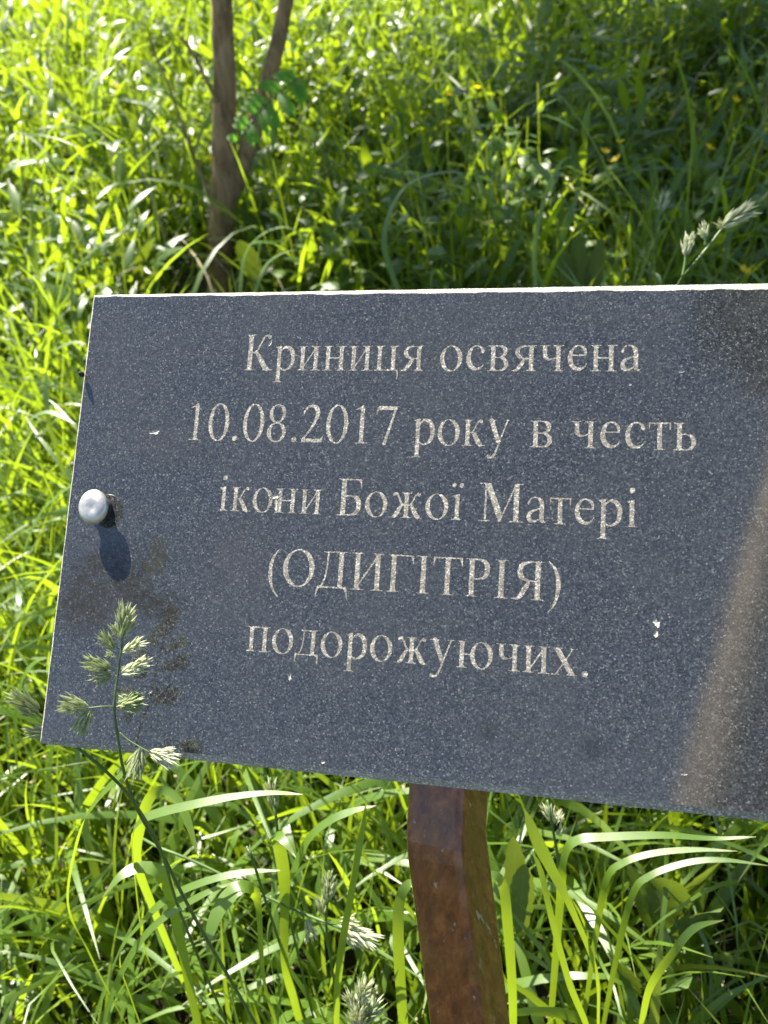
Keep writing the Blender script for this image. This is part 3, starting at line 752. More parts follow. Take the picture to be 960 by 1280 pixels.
tube('twig', crpath([tpt(264, 250, 2.28), tpt(246, 205, 2.24), tpt(226, 150, 2.2), tpt(208, 100, 2.15), tpt(195, 70, 2.12), tpt(186, 40, 2.1)], 4), np.linspace(.0055, .0022, 21), MAT['bark'], yt, 6)
tube('twig', crpath([tpt(271, 128, 2.12), tpt(258, 100, 2.1), tpt(243, 70, 2.08), tpt(226, 46, 2.06)], 4), np.linspace(.006, .005, 13), MAT['bark'], yt, 6)
top = P[-1]
cents = []
for q_ in range(20):
    a_ = rs.uniform(0, 2*PI); rr_ = rs.uniform(.05, .55)
    cents.append((up_tr[0]-.25+rr_*math.cos(a_), up_tr[1]+.25+rr_*math.sin(a_)*.8, up_tr[2]+1.2+rs.uniform(-.25, 1.0), rs.uniform(.18, .34)))
cents += [(rs.uniform(-.80, -.05)-ytl[0], rs.uniform(1.95, 2.45)-ytl[1], rs.uniform(2.45, 2.9)-ytl[2], rs.uniform(.14, .22)) for _ in range(9)]
V, F, A = leaf_cloud(cents, 3600, .075)
link('crown', np_mesh('crown', V, [F], A), MAT['tree_leaf'], yt)
# drooping compound leaf hanging across the fork
def serrated_leaf(base, tip, width, droop, tint, s=13, teeth=.22, fold=.22, up=np.array([0, 0, 1.])):
    base = np.array(base, float); tip = np.array(tip, float); t_ = np.linspace(0, 1, s)[:, None]
    P_ = base*(1-t_)+tip*t_+up*(droop*np.sin(t_*PI))
    ax = tip-base; L = np.linalg.norm(ax); side = np.cross(ax/L, up); side /= np.linalg.norm(side)+1e-9
    prof = np.sin(np.clip(t_[:, 0]*.94+.05, 0, 1)*PI)**.75*(1-.25*t_[:, 0])
    tooth = 1+teeth*np.where(np.arange(s) % 2 == 0, 1, -1); tooth[-1] = .2
    return ribbon(P_[None], side[None, None].repeat(s, 1), (prof*tooth*width+.0006)[None], np.array([tint]), fold)
rach = crpath([tpt(345, 120, 1.95), tpt(372, 98, 1.9), tpt(352, 112, 1.88), tpt(322, 142, 1.86), tpt(296, 176, 1.84)], 5)[6:]
cl = tube('leaf_stalk', rach, np.linspace(.0022, .001, len(rach)), MAT['stem'], yt, 5)
for q_ in range(11):
    f_ = q_/10; b_ = rach[int(f_*(len(rach)-1))]
    for sgn in (-1, 1):
        if q_ == 10 and sgn == 1: continue
        dr = RT*(sgn*.040-.012)+DN*(.042+.012*sgn)+FW*rs.uniform(-.02, .01)
        if sgn < 0: dr = -RT*.040-DN*.016
        lf = serrated_leaf(b_, b_+dr*(.7+.45*math.sin(f_*PI+.3))*1.05, .019, .006, rs.uniform(.3, .9), s=11, up=-FW)
        link('leaflet', np_mesh('leaflet', lf[0], [lf[1]], lf[2]), MAT['sprig'], yt)

def big_tree(name, base, lean, h, crown, n, size, label, mat='bark_old', r0=.11, second=False):
    rt_ = empty(name, base, label, 'tree')
    top_ = np.array(lean)
    pts = [np.array([0, 0, -.15]), top_*.3+np.array([.03, 0, 0]), top_*.65, top_]
    Pt = crpath(pts, 8); tube('trunk', Pt, np.linspace(r0, r0*.62, len(Pt)), MAT[mat], rt_, 14, .04)
    if second: tube('limb', Pt+np.array([.135, -.06, 0]), np.linspace(.055, .05, len(Pt)), MAT['bark_shaded'], rt_, 10, .05)  # made-up limb: its black bark stands in for the trunk's shaded side
    for c in crown[:8]:
        e = np.array(c[:3]); st = top_*rs.uniform(.7, 1)
        tube('limb', crpath([st, (st+e)/2+rs.normal(0, .08, 3), e], 5), np.linspace(r0*.35, .01, 11), MAT[mat], rt_, 7, .04)
    V, F, A = leaf_cloud(crown, n, size)
    link('crown', np_mesh('crown', V, [F], A), MAT['leaf_shaded' if second else 'tree_leaf'], rt_)
    return rt_
def clear_view(xy):
    return (np.abs(xy[:, 0]+.172*xy[:, 1]) < .15) & (xy[:, 1] > 1.3) & (xy[:, 1] < 2.45)
B = np.array([2.3, 6.9, float(hz(2.3, 6.9))])
cr = []
for q_ in range(34):   # a spreading crown that shades the middle and right of the bank
    x, y = (rs.uniform(-1.45, 1.4), rs.uniform(3.5, 4.95)) if q_ < 23 else (rs.uniform(.3, 2.8), rs.uniform(4.6, 6.3)); z = rs.uniform(3.2, 4.3)
    cr.append((x-B[0], y-B[1], z-B[2], rs.uniform(.22, .42)))
big_tree('shade_tree', B, (-.5, -.9, 2.0), 0, cr, 16000, .095, 'spreading leafy tree above the bank that dapples the grass behind the plaque')
B2 = np.array([-.51, -1.29, 0.])
cr2 = [(1.35+rs.uniform(-.1, 1.3), rs.uniform(-.9, .3), 4.6+rs.uniform(-.3, 1.2), rs.uniform(.3, .5)) for _ in range(18)]
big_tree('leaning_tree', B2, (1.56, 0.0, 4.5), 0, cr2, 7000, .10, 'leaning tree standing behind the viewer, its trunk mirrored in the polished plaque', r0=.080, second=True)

# ================================================================ GRASS (stuff)
def scatter(n, x0, x1, y0, y1, wedge=True):
    out = np.zeros((0, 2))
    while len(out) < n:
        q_ = np.column_stack([rs.uniform(x0, x1, n*2), rs.uniform(y0, y1, n*2)])
        if wedge: q_ = q_[np.abs(q_[:, 0]-.05*q_[:, 1]) < .56*np.abs(q_[:, 1])+.75]
        out = np.vstack([out, q_])
    return out[:n]
def clumpy(xy, amt=.06, k=70):
    """gather points loosely round tuft centres"""
    c = xy[rs.choice(len(xy), max(4, len(xy)//k))]
    d = ((xy[:, None]-c[None])**2).sum(2) if len(xy) < 9000 else None
    if d is None:
        j = np.concatenate([((xy[a:a+2000, None]-c[None])**2).sum(2).argmin(1) for a in range(0, len(xy), 2000)])
    else: j = d.argmin(1)
    return c[j]+(xy-c[j])*rs.uniform(.25, 1, (len(xy), 1)), j

def stuff(name, parts, mat, label, cat='grass'):
    V, F, A = merge(parts)
    o = link(name, np_mesh(name, V, [F], A), MAT[mat]); tag(o, label, cat, kind='stuff'); return o

def patch(xy):
    """0..1, where the growth is tall and thick"""
    x, y = xy[:, 0], xy[:, 1]
    v = np.sin(x*4.3+1.7*np.sin(y*2.9+.6))+np.sin(y*5.1+1.9*np.sin(x*3.1+2.2))+.8*np.sin(x*9.7-y*7.3+1.1)+.6*np.sin(x*15+y*13)
    return np.clip(.5+v/4.4, 0, 1)
# near: broad arching blades under and beside the plaque
def near_keep(xy):
    post_xy = np.array([foot[0], foot[1]])
    return (((xy-post_xy)**2).sum(1) > .05**2) & (xy[:, 1] > .02)
xy = scatter(7000, -1.0, 1.2, .0, 1.7, False); xy, j = clumpy(xy, k=26); xy = xy[near_keep(xy)]; n = len(xy)
L = rs.uniform(.22, .46, n); L *= np.where(xy[:, 1] < .42, .78, 1)
near1 = grass_batch(xy, hz(xy[:, 0], xy[:, 1])-.01, L, rs.uniform(.003, .0072, n), np.abs(rs.normal(.12, .16, n)), rs.uniform(.2, 1.7, n), 9, kink=.25, tint=rs.beta(2.8, 2, n))
xy = scatter(2500, -1.0, 1.2, .05, 1.6, False); xy, j = clumpy(xy, k=12); xy = xy[near_keep(xy)]; n = len(xy)
L = rs.uniform(.30, .52, n); L *= np.where(xy[:, 1] < .45, .75, 1)
near2 = grass_batch(xy, hz(xy[:, 0], xy[:, 1])-.01, L, rs.uniform(.008, .0125, n), np.abs(rs.normal(.10, .13, n)), rs.uniform(.7, 2.3, n), 12, kink=.3, fold=.08, tint=rs.beta(2.6, 2, n))
xy = scatter(1600, -1.0, 1.2, .0, 1.7, False); n = len(xy)
near3 = grass_batch(xy, hz(xy[:, 0], xy[:, 1])-.005, rs.uniform(.06, .2, n), rs.uniform(.002, .004, n), np.abs(rs.normal(.5, .4, n)), rs.uniform(.2, 1.3, n), 5)
stuff('near_grass', [near1, near2, near3], 'grass', 'lush bright green grass with arching blades growing under and beside the plaque')
xy = scatter(260, -2.6, 3.0, 1.7, 4.4); n = len(xy)
dead = grass_batch(xy, hz(xy[:, 0], xy[:, 1]), rs.uniform(.3, .6, n), rs.uniform(.003, .006, n), np.abs(rs.normal(.3, .3, n)), rs.uniform(.1, 1.2, n), 6, kink=.6)
stuff('dead_stalks', [dead], 'straw', 'dead straw coloured stalks standing here and there among the green of the bank', 'dry grass')
# straw litter
xy = scatter(1500, -1, 1.2, 0, 1.7, False); n = len(xy)
lit = grass_batch(xy, hz(xy[:, 0], xy[:, 1])+.004, rs.uniform(.04, .16, n), rs.uniform(.0015, .004, n), rs.uniform(1.3, 1.6, n), rs.uniform(-.2, .2, n), 3)
stuff('straw_litter', [lit], 'straw', 'dry straw and dead blades lying on the soil beneath the grass', 'litter')
# bank
xy = scatter(12000, -3.4, 4.0, 1.45, 4.2); xy, j = clumpy(xy, k=22); n = len(xy)
pt_ = patch(xy); k_ = rs.rand(n) < .25+1.1*pt_; xy = xy[k_]; pt_ = pt_[k_]; n = len(xy)
mid = grass_batch(xy, hz(xy[:, 0], xy[:, 1])-.01, rs.uniform(.16, .50, n)*(.45+.9*pt_)*np.where(clear_view(xy), .4, 1), rs.uniform(.004, .010, n), np.abs(rs.normal(.15, .2, n)), rs.uniform(.2, 1.8, n), 6, kink=.2)
xy = scatter(15000, -4.4, 5.2, 4.0, 7.4); n = len(xy)
far = grass_batch(xy, hz(xy[:, 0], xy[:, 1])-.01, rs.uniform(.16, .42, n), rs.uniform(.006, .012, n), np.abs(rs.normal(.15, .2, n)), rs.uniform(.2, 1.5, n), 4)
xy = scatter(1500, -3.0, 3.4, 1.7, 4.6); xy, j = clumpy(xy, k=14); xy = xy[~clear_view(xy)]; n = len(xy)
tall = grass_batch(xy, hz(xy[:, 0], xy[:, 1])-.01, rs.uniform(.4, .72, n), rs.uniform(.010, .019, n), np.abs(rs.normal(.14, .16, n)), rs.uniform(.7, 2.3, n), 9, kink=.3)
stuff('bank_grass', [mid, far, tall], 'grass_far', 'mixed meadow grass covering the bank behind the plaque, bright in the sun on the left')

def herbs(n, x0, x1, y0, y1, hh, ls, per=9, wr=.42, el0=.55):
    xy = scatter(n, x0, x1, y0, y1); xy = xy[~clear_view(xy)]; n = len(xy); pt_ = 1-.7*patch(xy[:, ::-1]*1.3); xy = xy[rs.rand(n) < .2+pt_]; n = len(xy); z0 = hz(xy[:, 0], xy[:, 1])
    h = rs.uniform(*hh, n)*(.55+.8*patch(xy*1.2+3)); N = n*per
    r = np.repeat(np.arange(n), per); f = (np.tile(np.arange(per), n)+rs.rand(N))/per
    lean = rs.normal(0, .12, (n, 2))
    base = np.column_stack([xy[r]+lean[r]*(f*h[r])[:, None], z0[r]+(.15+.85*f)*h[r]])
    az = np.tile(np.arange(per)*2.4, n)+np.repeat(rs.uniform(0, 6, n), per)+rs.normal(0, .3, N)
    L = rs.uniform(*ls, N)*(1.15-.5*f); s = 5; t_ = np.linspace(0, 1, s)[None]
    e = (el0+rs.normal(0, .3, N))[:, None]-t_*rs.uniform(.2, 1.3, N)[:, None]
    dd = np.stack([np.cos(e)*np.cos(az)[:, None], np.cos(e)*np.sin(az)[:, None], np.sin(e)], 2)
    Q = base[:, None]+np.cumsum(dd, 1)*(L/s)[:, None, None]
    side = np.stack([-np.sin(az), np.cos(az), rs.normal(0, .25, N)], 1)[:, None].repeat(s, 1)
    W = L[:, None]*wr*np.array([.25, .9, 1, .62, .03])[None]
    leaves = ribbon(Q, side, W, np.clip(np.repeat(rs.rand(n), per)*.7+rs.rand(N)*.3, 0, 1), .2)
    # stalks
    s2 = 3; t2 = np.linspace(0, 1, s2)[None, :, None]
    b3 = np.column_stack([xy, z0]); tp = np.column_stack([xy+lean*h[:, None], z0+h])
    Pq = b3[:, None]*(1-t2)+tp[:, None]*t2
    sd = np.array([1, 0, 0.])[None, None].repeat(n, 0).repeat(s2, 1)
    st = ribbon(Pq, sd, np.full((n, s2), .0022), rs.rand(n), .5)
    return [leaves, st]
hb = herbs(3600, -3.2, 3.8, 1.6, 4.3, (.10, .34), (.025, .06)) + herbs(2400, -4.2, 5, 4.2, 7.2, (.15, .4), (.035, .075)) + herbs(1000, -3.0, 3.4, 1.7, 4.4, (.2, .5), (.10, .22), 7, .17, 1.0) + herbs(1100, -3.0, 3.4, 1.8, 4.6, (.15, .4), (.06, .13), 6, .42, .6) + herbs(900, -.1, 3.4, 1.75, 3.6, (.25, .5), (.05, .10), 9, .45, .5) + herbs(500, -3.0, 3.6, 1.8, 5.5, (.2, .5), (.04, .09), 10, .3, .7)
stuff('herb_cover', hb, 'herb', 'low leafy herbs growing thick among the grass on the bank', 'ground cover')
hb = herbs(150, -1, 1.2, .45, 1.6, (.05, .16), (.02, .045), 7)
stuff('clover_cover', hb, 'herb', 'small leafy weeds low in the grass around the foot of the post', 'ground cover')
# ================================================================ SINGLE PLANTS
SEED = []
def spikelets(base, tip, width, n, spread=.55, tint=(.2, 1.0), side_bias=0):
    """one fluffy cluster: overlapping pointed spikelets combed along an axis"""
    base = np.array(base, float); tip = np.array(tip, float); ax = tip-base; L = np.linalg.norm(ax); ax /= L
    e1 = np.cross(ax, -FW); e1 /= np.linalg.norm(e1); e2 = np.cross(ax, e1)
    Vs, Fs, As = [], [], []; o = 0
    for q in range(n):
        s_ = rs.beta(1.3, 1.5)*.62; a = rs.uniform(0, 2*PI); rad = width*.5*rs.uniform(.05, 1)*math.sin(min(1, s_*1.5+.25)*PI*.62)
        off = e1*math.cos(a)*rad+e2*math.sin(a)*rad*.65
        b_ = base+ax*(s_*L)+off*.45
        d = ax+off/(np.linalg.norm(off)+1e-9)*spread*rs.uniform(.25, 1); d /= np.linalg.norm(d)
        l = L*rs.uniform(.28, .44); w = l*rs.uniform(.06, .11)
        u1 = np.cross(d, e2+.3*e1); u1 /= np.linalg.norm(u1)+1e-9; u2 = np.cross(d, u1)
        m = b_+d*l*.42
        Vs.append(np.array([b_, m+u1*w, m+u2*w*.6, m-u1*w, m-u2*w*.6, b_+d*l]))
        Fs.append(np.array([[0, 2, 1], [0, 3, 2], [0, 4, 3], [0, 1, 4], [1, 2, 5], [2, 3, 5], [3, 4, 5], [4, 1, 5]])+o); o += 6
        tt = rs.uniform(*tint); As.append(np.array([[tt*.7, .1, 0]]+[[tt, .3, 0]]*4+[[min(1, tt+.3), .6, 0]]))
    return np.vstack(Vs), np.vstack(Fs), np.vstack(As)

def seed_plant(label, stem_px, clusters, branches=(), r=(.0011, .0006), name='orchard_grass', group=None, n_mul=1.0, leaf=None, to_ground=True):
    """stem_px: [(px,py,depth)...] from top to bottom"""
    pts = [at(*q) for q in stem_px]
    if to_ground:
        e = pts[-1]; p_ = pts[-2]; d = (e-p_)/np.linalg.norm(e-p_)
        d = d*.5+np.array([0, 0, -1])*.8; d /= np.linalg.norm(d)
        for _ in range(6):
            z_ = float(hz(e[0], e[1]))
            if e[2] <= z_+.005: break
            e = e+d*min(.12, max(.01, (e[2]-z_)/-d[2])); d = d*.8+np.array([0, 0, -.25]); d /= np.linalg.norm(d); pts.append(e)
    base = pts[-1].copy()
    root = empty(name, base, label, 'grass stem', group)
    P_ = crpath([q-base for q in pts[::-1]], 6)
    tube('stem', P_, np.linspace(r[0], r[1], len(P_)), MAT['stem'], root, 6)
    for br in branches:
        Pb_ = crpath([at(*q)-base for q in br], 5); tube('branch', Pb_, np.linspace(r[1]*1.0, r[1]*.7, len(Pb_)), MAT['stem'], root, 5, tint=.9)
    for (bx, by, bd), (tx, ty, td), w, n, ti in clusters:
        V, F, A = spikelets(at(bx, by, bd)-base, at(tx, ty, td)-base, w, int(n*n_mul), tint=ti)
        link('spikelet_cluster', np_mesh('spikelet_cluster', V, [F], A, smooth=False), MAT['seed'], root)
    return root

D = .398
G1, G2, W1 = (.0, .6), (.15, .7), (.6, 1.)
seed_plant('tall orchard grass stem with open seed clusters standing before the lower left of the plaque',
    [(158, 758, D), (153, 800, D), (147, 845, D), (143, 883, D), (147, 920, D+.005), (155, 965, D+.01), (172, 1012, D+.03), (200, 1062, D+.06), (245, 1150, D+.11), (322, 1285, D+.19)],
    [((151, 800, D), (162, 748, D-.002), .011, 60, G2), ((150, 800, D), (139, 776, D), .006, 22, G2), ((154, 790, D), (173, 776, D), .006, 22, G2),
     ((144, 812, D), (119, 788, D-.003), .009, 34, G1), ((146, 820, D+.004), (128, 816, D+.006), .006, 22, G1),
     ((152, 816, D-.002), (185, 797, D-.006), .007, 34, W1), ((152, 810, D), (166, 820, D), .005, 16, W1),
     ((150, 842, D-.002), (193, 825, D-.006), .009, 46, W1), ((150, 834, D-.002), (164, 842, D), .006, 16, W1),
     ((140, 838, D+.002), (97, 823, D), .013, 48, G1), ((142, 842, D+.002), (110, 856, D+.002), .010, 34, G1),
     ((144, 884, D), (188, 872, D-.004), .014, 60, G1), ((146, 868, D), (172, 886, D), .012, 36, G1),
     ((112, 884, D-.003), (68, 876, D-.006), .015, 60, G2), ((114, 885, D-.003), (94, 920, D-.003), .013, 50, G2),
     ((186, 940, D-.004), (228, 954, D-.006), .016, 70, W1), ((176, 934, D-.002), (167, 980, D-.002), .014, 50, G2)],
    branches=[[(143, 883, D), (128, 883, D-.002), (110, 885, D-.003)], [(149, 915, D), (162, 926, D-.001), (190, 942, D-.004)], [(148, 835, D), (140, 838, D)], [(147, 862, D), (152, 866, D)]],
    r=(.0014, .0004), n_mul=1.7)
D2 = .46
seed_plant('drooping orchard grass seed head crossing the lower left corner of the plaque',
    [(20, 868, D2-.03), (48, 893, D2-.03), (85, 925, D2-.03), (130, 962, D2-.02), (165, 1000, D2), (200, 1060, D2+.05), (225, 1140, D2+.1)],
    [((50, 893, D2-.03), (4, 858, D2-.035), .016, 80, G1), ((46, 897, D2-.03), (22, 880, D2-.03), .014, 50, G1), ((70, 917, D2-.03), (22, 912, D2-.03), .010, 60, G2)], r=(.0012, .0007))
D3 = .72
seed_plant('pale seed head rising beyond the top right edge of the plaque',
    [(952, 256, D3-.02), (925, 270, D3-.01), (905, 284, D3), (888, 305, D3), (866, 332, D3), (848, 356, D3+.02), (830, 400, D3+.05)],
    [((900, 284, D3), (952, 254, D3-.02), .016, 90, W1), ((903, 287, D3), (895, 272, D3-.01), .014, 30, W1), ((902, 288, D3), (922, 272, D3), .012, 30, W1),
     ((882, 300, D3), (876, 274, D3), .015, 40, W1), ((884, 296, D3), (870, 288, D3), .012, 30, G2), ((856, 320, D3), (863, 288, D3), .018, 60, W1)],
    branches=[[(881, 308, D3), (882, 296, D3), (880, 290, D3)], [(853, 346, D3), (856, 330, D3), (857, 318, D3)]], r=(.0020, .0013))
D4 = .60
seed_plant('long thin grass stem with a silvery seed head left of the brown post',
    [(478, 1183, D4), (450, 1172, D4), (420, 1158, D4), (375, 1140, D4+.01), (310, 1110, D4+.02), (250, 1080, D4+.03), (200, 1060, D4+.04), (170, 1050, D4+.08)],
    [((420, 1155, D4), (478, 1184, D4-.01), .017, 80, W1), ((422, 1152, D4), (452, 1150, D4-.01), .012, 30, W1), ((425, 1160, D4), (450, 1186, D4-.01), .013, 34, (.4, .9)), ((384, 1146, D4+.01), (392, 1184, D4), .014, 50, (.4, .9))],
    branches=[[(374, 1139, D4+.01), (380, 1148, D4+.01)]], r=(.0014, .001))
D5 = .56
seed_plant('bushy whitish seed head at the foot of the photo left of the post',
    [(455, 1215, D5), (452, 1240, D5), (450, 1290, D5+.03)],
    [((450, 1258, D5), (460, 1218, D5-.01), .017, 70, (.5,1)), ((448, 1268, D5), (429, 1236, D5), .015, 50, G2), ((452, 1280, D5), (478, 1244, D5), .022, 60, G2), ((450, 1290, D5), (440, 1252, D5-.01), .022, 60, W1)], r=(.0014, .001))
D6 = .58
seed_plant('tight green seed spike just under the middle of the plaque',
    [(338, 972, D6), (341, 1000, D6), (346, 1030, D6), (352, 1100, D6+.04)], [((343, 1014, D6), (336, 970, D6), .012, 60, G2)], r=(.0014, .001))
seed_plant('small closed green seed spike beside the white arching blades',
    [(308, 1058, .56), (316, 1075, .56), (330, 1120, .6)], [((316, 1076, .56), (307, 1056, .56), .010, 34, G2)], r=(.0014, .001))
seed_plant('short yellow green seed spike among the blades left of the post',
    [(412, 1088, .60), (410, 1120, .6), (408, 1160, .63)], [((409, 1130, .6), (413, 1086, .6), .016, 60, G2), ((405, 1148, .6), (398, 1112, .6), .012, 40, G2)], r=(.0014, .001))
seed_plant('cream flower head of a grass stem right of the top of the post',
    [(684, 1000, .60), (690, 1030, .6), (700, 1100, .64)], [((690, 1028, .6), (680, 1000, .6), .018, 50, (.8, 1.)), ((694, 1034, .6), (700, 1008, .6), .016, 40, (.8, 1.)), ((696, 1046, .6), (706, 1030, .6), .012, 40, G2)], r=(.0014, .001))
seed_plant('faint pale seed head in the shade above the plaque',
    [(833, 232, 1.3), (828, 252, 1.3), (822, 280, 1.3), (815, 330, 1.33)], [((826, 268, 1.3), (834, 232, 1.3), .020, 40, G2), ((824, 262, 1.3), (822, 244, 1.3), .016, 30, G2)], r=(.002, .0014))

# ---- single long blades that stand out from the turf
def blade(label, pts, wpx, d=None, tint=.5, flip=0.0, fold=.15):
    """pts [(px,py,depth)] root to tip, wpx: [(t, width in m)]"""
    A_ = [at(*q) for q in pts]; e = A_[0]; d = A_[0]-A_[1]; d /= np.linalg.norm(d); d = d*.4+np.array([0, 0, -.9]); d /= np.linalg.norm(d)
    for _ in range(12):          # carry the blade down to its root in the soil
        z_ = float(hz(e[0], e[1]))
        if e[2] <= z_+.004: break
        e = e+d*min(.08, max(.01, (e[2]-z_)/max(.2, -d[2]))); d = d*.75+np.array([0, 0, -.3]); d /= np.linalg.norm(d); A_.insert(0, e)
    P_ = crpath(A_, 7); n = len(P_); t_ = np.linspace(0, 1, n)
    nb = len(A_)-len(pts); t2 = np.clip((t_*(len(A_)-1)-nb)/(len(pts)-1), -1, 1)
    w = np.where(t2 < 0, wpx[0][1]*(1+.5*t2), np.interp(t2, [q[0] for q in wpx], [q[1] for q in wpx]))
    w = w*(.78 if flip < .5 else .92)
    T = np.gradient(P_, axis=0); T /= np.linalg.norm(T, axis=1, keepdims=True)
    k_ = min(1, max(0, (flip-.3)/.6)); face = (-FW+RT*.25)*(1-k_)+np.array([-.02, -.04, 1.])*k_; fold = fold*(1-.75*k_)
    S = np.cross(T, face[None]); S /= np.linalg.norm(S, axis=1, keepdims=True)
    base = P_[0].copy()
    V, F, A = ribbon((P_-base)[None], S[None], w[None], np.array([tint]), fold)
    # a blade has thickness: a second skin just below
    o = link('grass_blade', np_mesh('grass_blade', V, [F], A), MAT['grass']); o.location = tuple(base)
    return tag(o, label, 'grass blade', 'long blades standing out of the turf')
def W(mx, a=.5, b=.75): return [(0, mx*a), (.25, mx), (b, mx*.8), (.93, mx*.3), (1, .0004)]
blade('broad pale blade slanting up behind the tall seed stem, below the plaque corner', [(85, 1130, .60), (100, 1040, .52), (122, 1000, .49), (150, 970, .47), (172, 944, .455)], W(.0105, .3, .9), tint=.7, flip=.9)
blade('long light blade reaching right just below the plaque edge', [(180, 1180, .64), (166, 1060, .56), (172, 1030, .54), (192, 1018, .53), (240, 1006, .52), (290, 996, .515), (338, 991, .51), (378, 993, .505)], W(.009, .8, .6), tint=.6, flip=1.1)
blade('yellow green blade arching over beside the light blade, tip hanging', [(172, 1080, .62), (176, 1030, .57), (188, 996, .55), (206, 988, .545), (224, 1003, .54), (238, 1036, .535), (247, 1070, .53)], W(.0095, .9), tint=.8, flip=.3)
blade('wide white arching blade below the middle of the plaque, left of the seed head', [(330, 1225, .62), (322, 1130, .57), (305, 1108, .555), (283, 1124, .55), (267, 1152, .545), (258, 1190, .54)], [(0, .006), (.3, .010), (.6, .0135), (.85, .009), (1, .0008)], tint=.6, flip=1.0)
blade('bent pale blade curling left over dark soil, lower left', [(250, 1290, .66), (222, 1160, .60), (205, 1098, .575), (180, 1084, .57), (152, 1094, .565), (128, 1122, .56)], W(.0115, .8), tint=.6, flip=.9)
blade('folded green blade running right from the bent pale blade', [(150, 1195, .64), (180, 1150, .60), (215, 1120, .59), (262, 1100, .58), (310, 1090, .575), (350, 1088, .57)], W(.0075), tint=.5, flip=1.0)
blade('silvery blade curving up to the right toward the plaque edge', [(335, 1160, .64), (362, 1100, .60), (385, 1050, .58), (412, 1026, .57), (440, 1014, .565), (470, 1007, .56)], W(.0085, .7), tint=.55, flip=1.0)
blade('upright white blade under the plaque beside the silvery curve', [(356, 1200, .66), (356, 1110, .60), (350, 1062, .58), (344, 1046, .575), (352, 1048, .56), (370, 1072, .55)], W(.0105, .8), tint=.6, flip=.8)
blade('broad sunlit blade lit through, right of the post top', [(745, 1215, .60), (716, 1140, .565), (690, 1088, .55), (668, 1044, .54), (656, 1012, .535)], [(0, .004), (.35, .007), (.65, .0115), (.88, .008), (1, .0006)], tint=.85, flip=.2)
blade('level blade lying across under the right side of the plaque', [(700, 1130, .60), (706, 1070, .56), (722, 1050, .55), (760, 1046, .545), (830, 1044, .54), (890, 1048, .54), (945, 1046, .535)], W(.0078, .9, .6), tint=.6, flip=1.1)
blade('second level blade below the first, right side', [(745, 1170, .62), (758, 1100, .58), (780, 1078, .57), (820, 1066, .565), (870, 1062, .56), (922, 1064, .555)], W(.006, .8), tint=.5, flip=1.0)
blade('bluish level blade third from the plaque edge on the right', [(770, 1200, .64), (790, 1120, .60), (812, 1095, .59), (860, 1078, .585), (905, 1075, .58), (960, 1082, .575)], W(.006, .8), tint=.15, flip=1.0)
blade('narrow upright blade just right of the broad sunlit blade', [(735, 1290, .62), (712, 1230, .58), (690, 1150, .55), (676, 1090, .54), (664, 1062, .535)], W(.0065, .9), tint=.1, flip=.1)
blade('green blade bending right at the lower right of the photo', [(800, 1290, .62), (812, 1235, .58), (842, 1190, .56), (868, 1160, .555), (905, 1150, .55)], W(.007, .9), tint=.1, flip=.6)
blade('pale blade arching left of the post', [(505, 1290, .62), (498, 1180, .585), (500, 1125, .575), (512, 1105, .57), (524, 1112, .565)], W(.009, .9), tint=.7, flip=.7)
blade('pale hooked blade close to the right side of the post', [(640, 1230, .62), (634, 1150, .59), (628, 1105, .58), (614, 1094, .575), (603, 1108, .57)], W(.0085, .9), tint=.7, flip=.8)
blade('slender bright blade standing left of the post', [(420, 1290, .64), (425, 1200, .60), (440, 1110, .575), (452, 1040, .565), (458, 1000, .56)], W(.0075, .9), tint=.65, flip=.2)
blade('long slanting blade at the left border under the plaque corner', [(130, 1290, .62), (150, 1220, .58), (190, 1160, .56), (250, 1120, .55), (300, 1100, .55)], W(.0065, .8), tint=.7, flip=.8)
blade('pale arched blade left of the plaque', [(22, 960, .95), (20, 900, .92), (28, 850, .9), (44, 828, .89), (60, 822, .88)], W(.012, .9), tint=.6, flip=1.0)
blade('white leaning blade at the left above the arched one', [(15, 760, 1.15), (30, 690, 1.1), (52, 640, 1.08), (85, 610, 1.06), (100, 604, 1.05)], W(.012, .8), tint=.6, flip=1.0)
blade('bright bending blade near the bolt side of the plaque', [(5, 600, 1.25), (14, 555, 1.22), (34, 528, 1.2), (60, 515, 1.19), (95, 530, 1.17)], W(.013, .9), tint=.75, flip=1.0)
blade('wide pale blade beside the upper left corner of the plaque', [(60, 520, 1.3), (58, 470, 1.28), (68, 440, 1.26), (90, 428, 1.25), (108, 430, 1.24)], W(.014, .9), tint=.6, flip=1.0)
blade('arched pale blade above the middle of the plaque, right of the trunk', [(300, 372, 1.9), (306, 320, 1.88), (325, 295, 1.86), (352, 284, 1.85), (375, 290, 1.84)], W(.012, .9), tint=.6, flip=1.0)
blade('lower arched blade right of the trunk base', [(318, 372, 1.85), (330, 335, 1.84), (350, 318, 1.83), (372, 312, 1.82)], W(.011, .9), tint=.6, flip=1.0)
blade('long dark blade crossing the middle of the bank', [(500, 372, 1.7), (480, 300, 1.7), (505, 235, 1.68), (560, 215, 1.66), (600, 225, 1.65)], W(.014, .9), tint=.2, flip=.9)
blade('tall blade in the middle of the bank with a folded tip', [(670, 372, 1.6), (668, 310, 1.58), (680, 250, 1.56), (700, 205, 1.55), (715, 195, 1.54)], W(.012, .9), tint=.5, flip=.4)

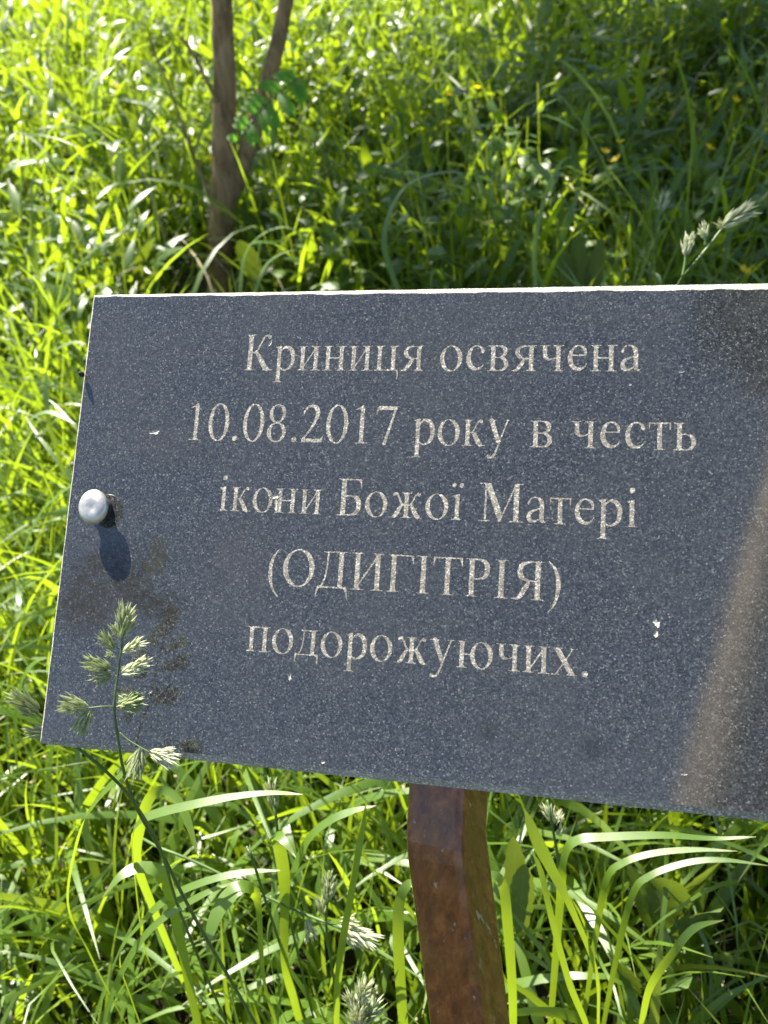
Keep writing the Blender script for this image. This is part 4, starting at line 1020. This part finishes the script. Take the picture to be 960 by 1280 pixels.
# ---- broad leaved weeds
def weed(label, base, leaves, mat='weed', name='broad_leaved_weed'):
    root = empty(name, base, label, 'weed')
    b = np.array(base)
    for tip, w, dr, ti in leaves:
        tipw = np.array(tip)-b; st = tipw*.42+np.array([0, 0, .03])
        tube('stalk', crpath([np.zeros(3), st*.5+np.array([0, 0, .02]), st], 4), np.linspace(.003, .0018, 9), MAT['stem'], root, 5)
        V, F, A = serrated_leaf(st, tipw, w, dr, ti, s=15, teeth=.08, fold=.14)
        link('leaf', np_mesh('leaf', V, [F], A), MAT[mat], root)
    return root
def weed_px(label, base, tips, **k):
    bx = at(*base); bx[2] = float(hz(bx[0], bx[1]))
    return weed(label, bx, [(at(*q[:3]), q[3], .02, q[4]) for q in tips], **k)
weed_px('pale broad leaved weed half hidden under the right side of the plaque', (830, 1130, .80), [(905, 1075, .68, .05, .9), (790, 1085, .70, .045, .8), (900, 1140, .68, .045, .7), (840, 1100, .66, .04, .6)])
weed_px('low broad leaved weed at the lower right in shade', (790, 1260, .80), [(770, 1200, .68, .04, .2), (860, 1235, .68, .05, .5), (830, 1290, .7, .05, .4)])
weed_px('yellowish leaf plant just right of the post', (650, 1110, .75), [(642, 1045, .64, .022, 1.), (655, 1080, .66, .024, 1.)])
weed_px('large leaved burdock like plant left of the young tree', (150, 380, 2.2), [(120, 318, 1.95, .06, .9), (195, 296, 1.95, .05, .6), (150, 285, 2.05, .055, 1.), (100, 350, 1.9, .05, .8), (215, 335, 1.9, .05, .5)])
weed_px('pale leaved weed behind the middle right of the plaque', (730, 372, 1.8), [(722, 286, 1.62, .05, 1.), (752, 296, 1.62, .045, 1.), (700, 300, 1.65, .05, .9)])
weed_px('leafy weed in the shade by the tree trunk', (330, 380, 2.2), [(300, 300, 2.05, .08, .3), (365, 290, 2.05, .09, .4), (400, 330, 2.0, .09, .3)])

# ---- yellow flowers of the bank
pet = []
for k_ in range(5):
    a = k_*2*PI/5; c_, s_ = math.cos(a), math.sin(a)
    for r_, w_, z_ in ((.0015, .001, 0), (.006, .0045, .002), (.010, .004, .005), (.0115, .0008, .0055)):
        pet += [(r_*c_-w_*s_, r_*s_+w_*c_, z_), (r_*c_+w_*s_, r_*s_-w_*c_, z_)]
pf = [[k_*8+q*2, k_*8+q*2+1, k_*8+q*2+3, k_*8+q*2+2] for k_ in range(5) for q in range(3)]
pet_me = np_mesh('petals', np.array(pet), [np.array(pf)]); pet_me.materials.append(MAT['petal_yellow'])
stV, stF, stF3, stA = tube_data(np.array([[0, 0, 0], [.004, 0, -.06], [0, .003, -.14]]), [.0009, .0011, .0013], 5)
st_me = np_mesh('stem', stV, [stF, stF3], stA); st_me.materials.append(MAT['stem'])
fl = [(827, 91, 2.6, 'beside the dark leaves upper right'), (925, 107, 2.5, 'near the right border, upper of two'), (919, 126, 2.5, 'near the right border, lower of two'), (886, 185, 2.2, 'right of the middle of the bank'), (775, 178, 2.25, 'in a group right of centre, top one'),
      (770, 200, 2.2, 'in a group right of centre, bottom one'), (648, 4, 3.6, 'at the top border of the bank'), (930, 339, 1.5, 'just above the top right edge of the plaque'), (756, 190, 2.2, 'in a group right of centre, left one'), (152, 92, 2.8, 'left of the trunk high on the bank'),
      (146, 108, 2.8, 'left of the trunk, a little lower'), (262, 200, 2.3, 'close to the left side of the fork'), (312, 8, 3.6, 'between the two limbs at the top'), (596, 110, 2.6, 'in the middle of the bank'), (560, 118, 2.7, 'left of the middle flower'), (72, 30, 3.2, 'in the bright upper left')]
for px, py, d_, w_ in fl:
    d_ = next((q/50 for q in range(55, 400) if at(px, py, q/50)[2] < hz(*at(px, py, q/50)[:2])+.40), d_); L_ = at(px, py, d_-.02); e = empty('yellow_flower', L_, 'small yellow flower '+w_, 'flower', 'yellow flowers scattered on the bank')
    s_ = rs.uniform(.9, 1.3); e.scale = (s_, s_, s_); e.rotation_euler = (rs.uniform(.2, .8), rs.uniform(-.3, .3), rs.uniform(0, 6))
    link('petals', pet_me, None, e); link('stem', st_me, None, e)
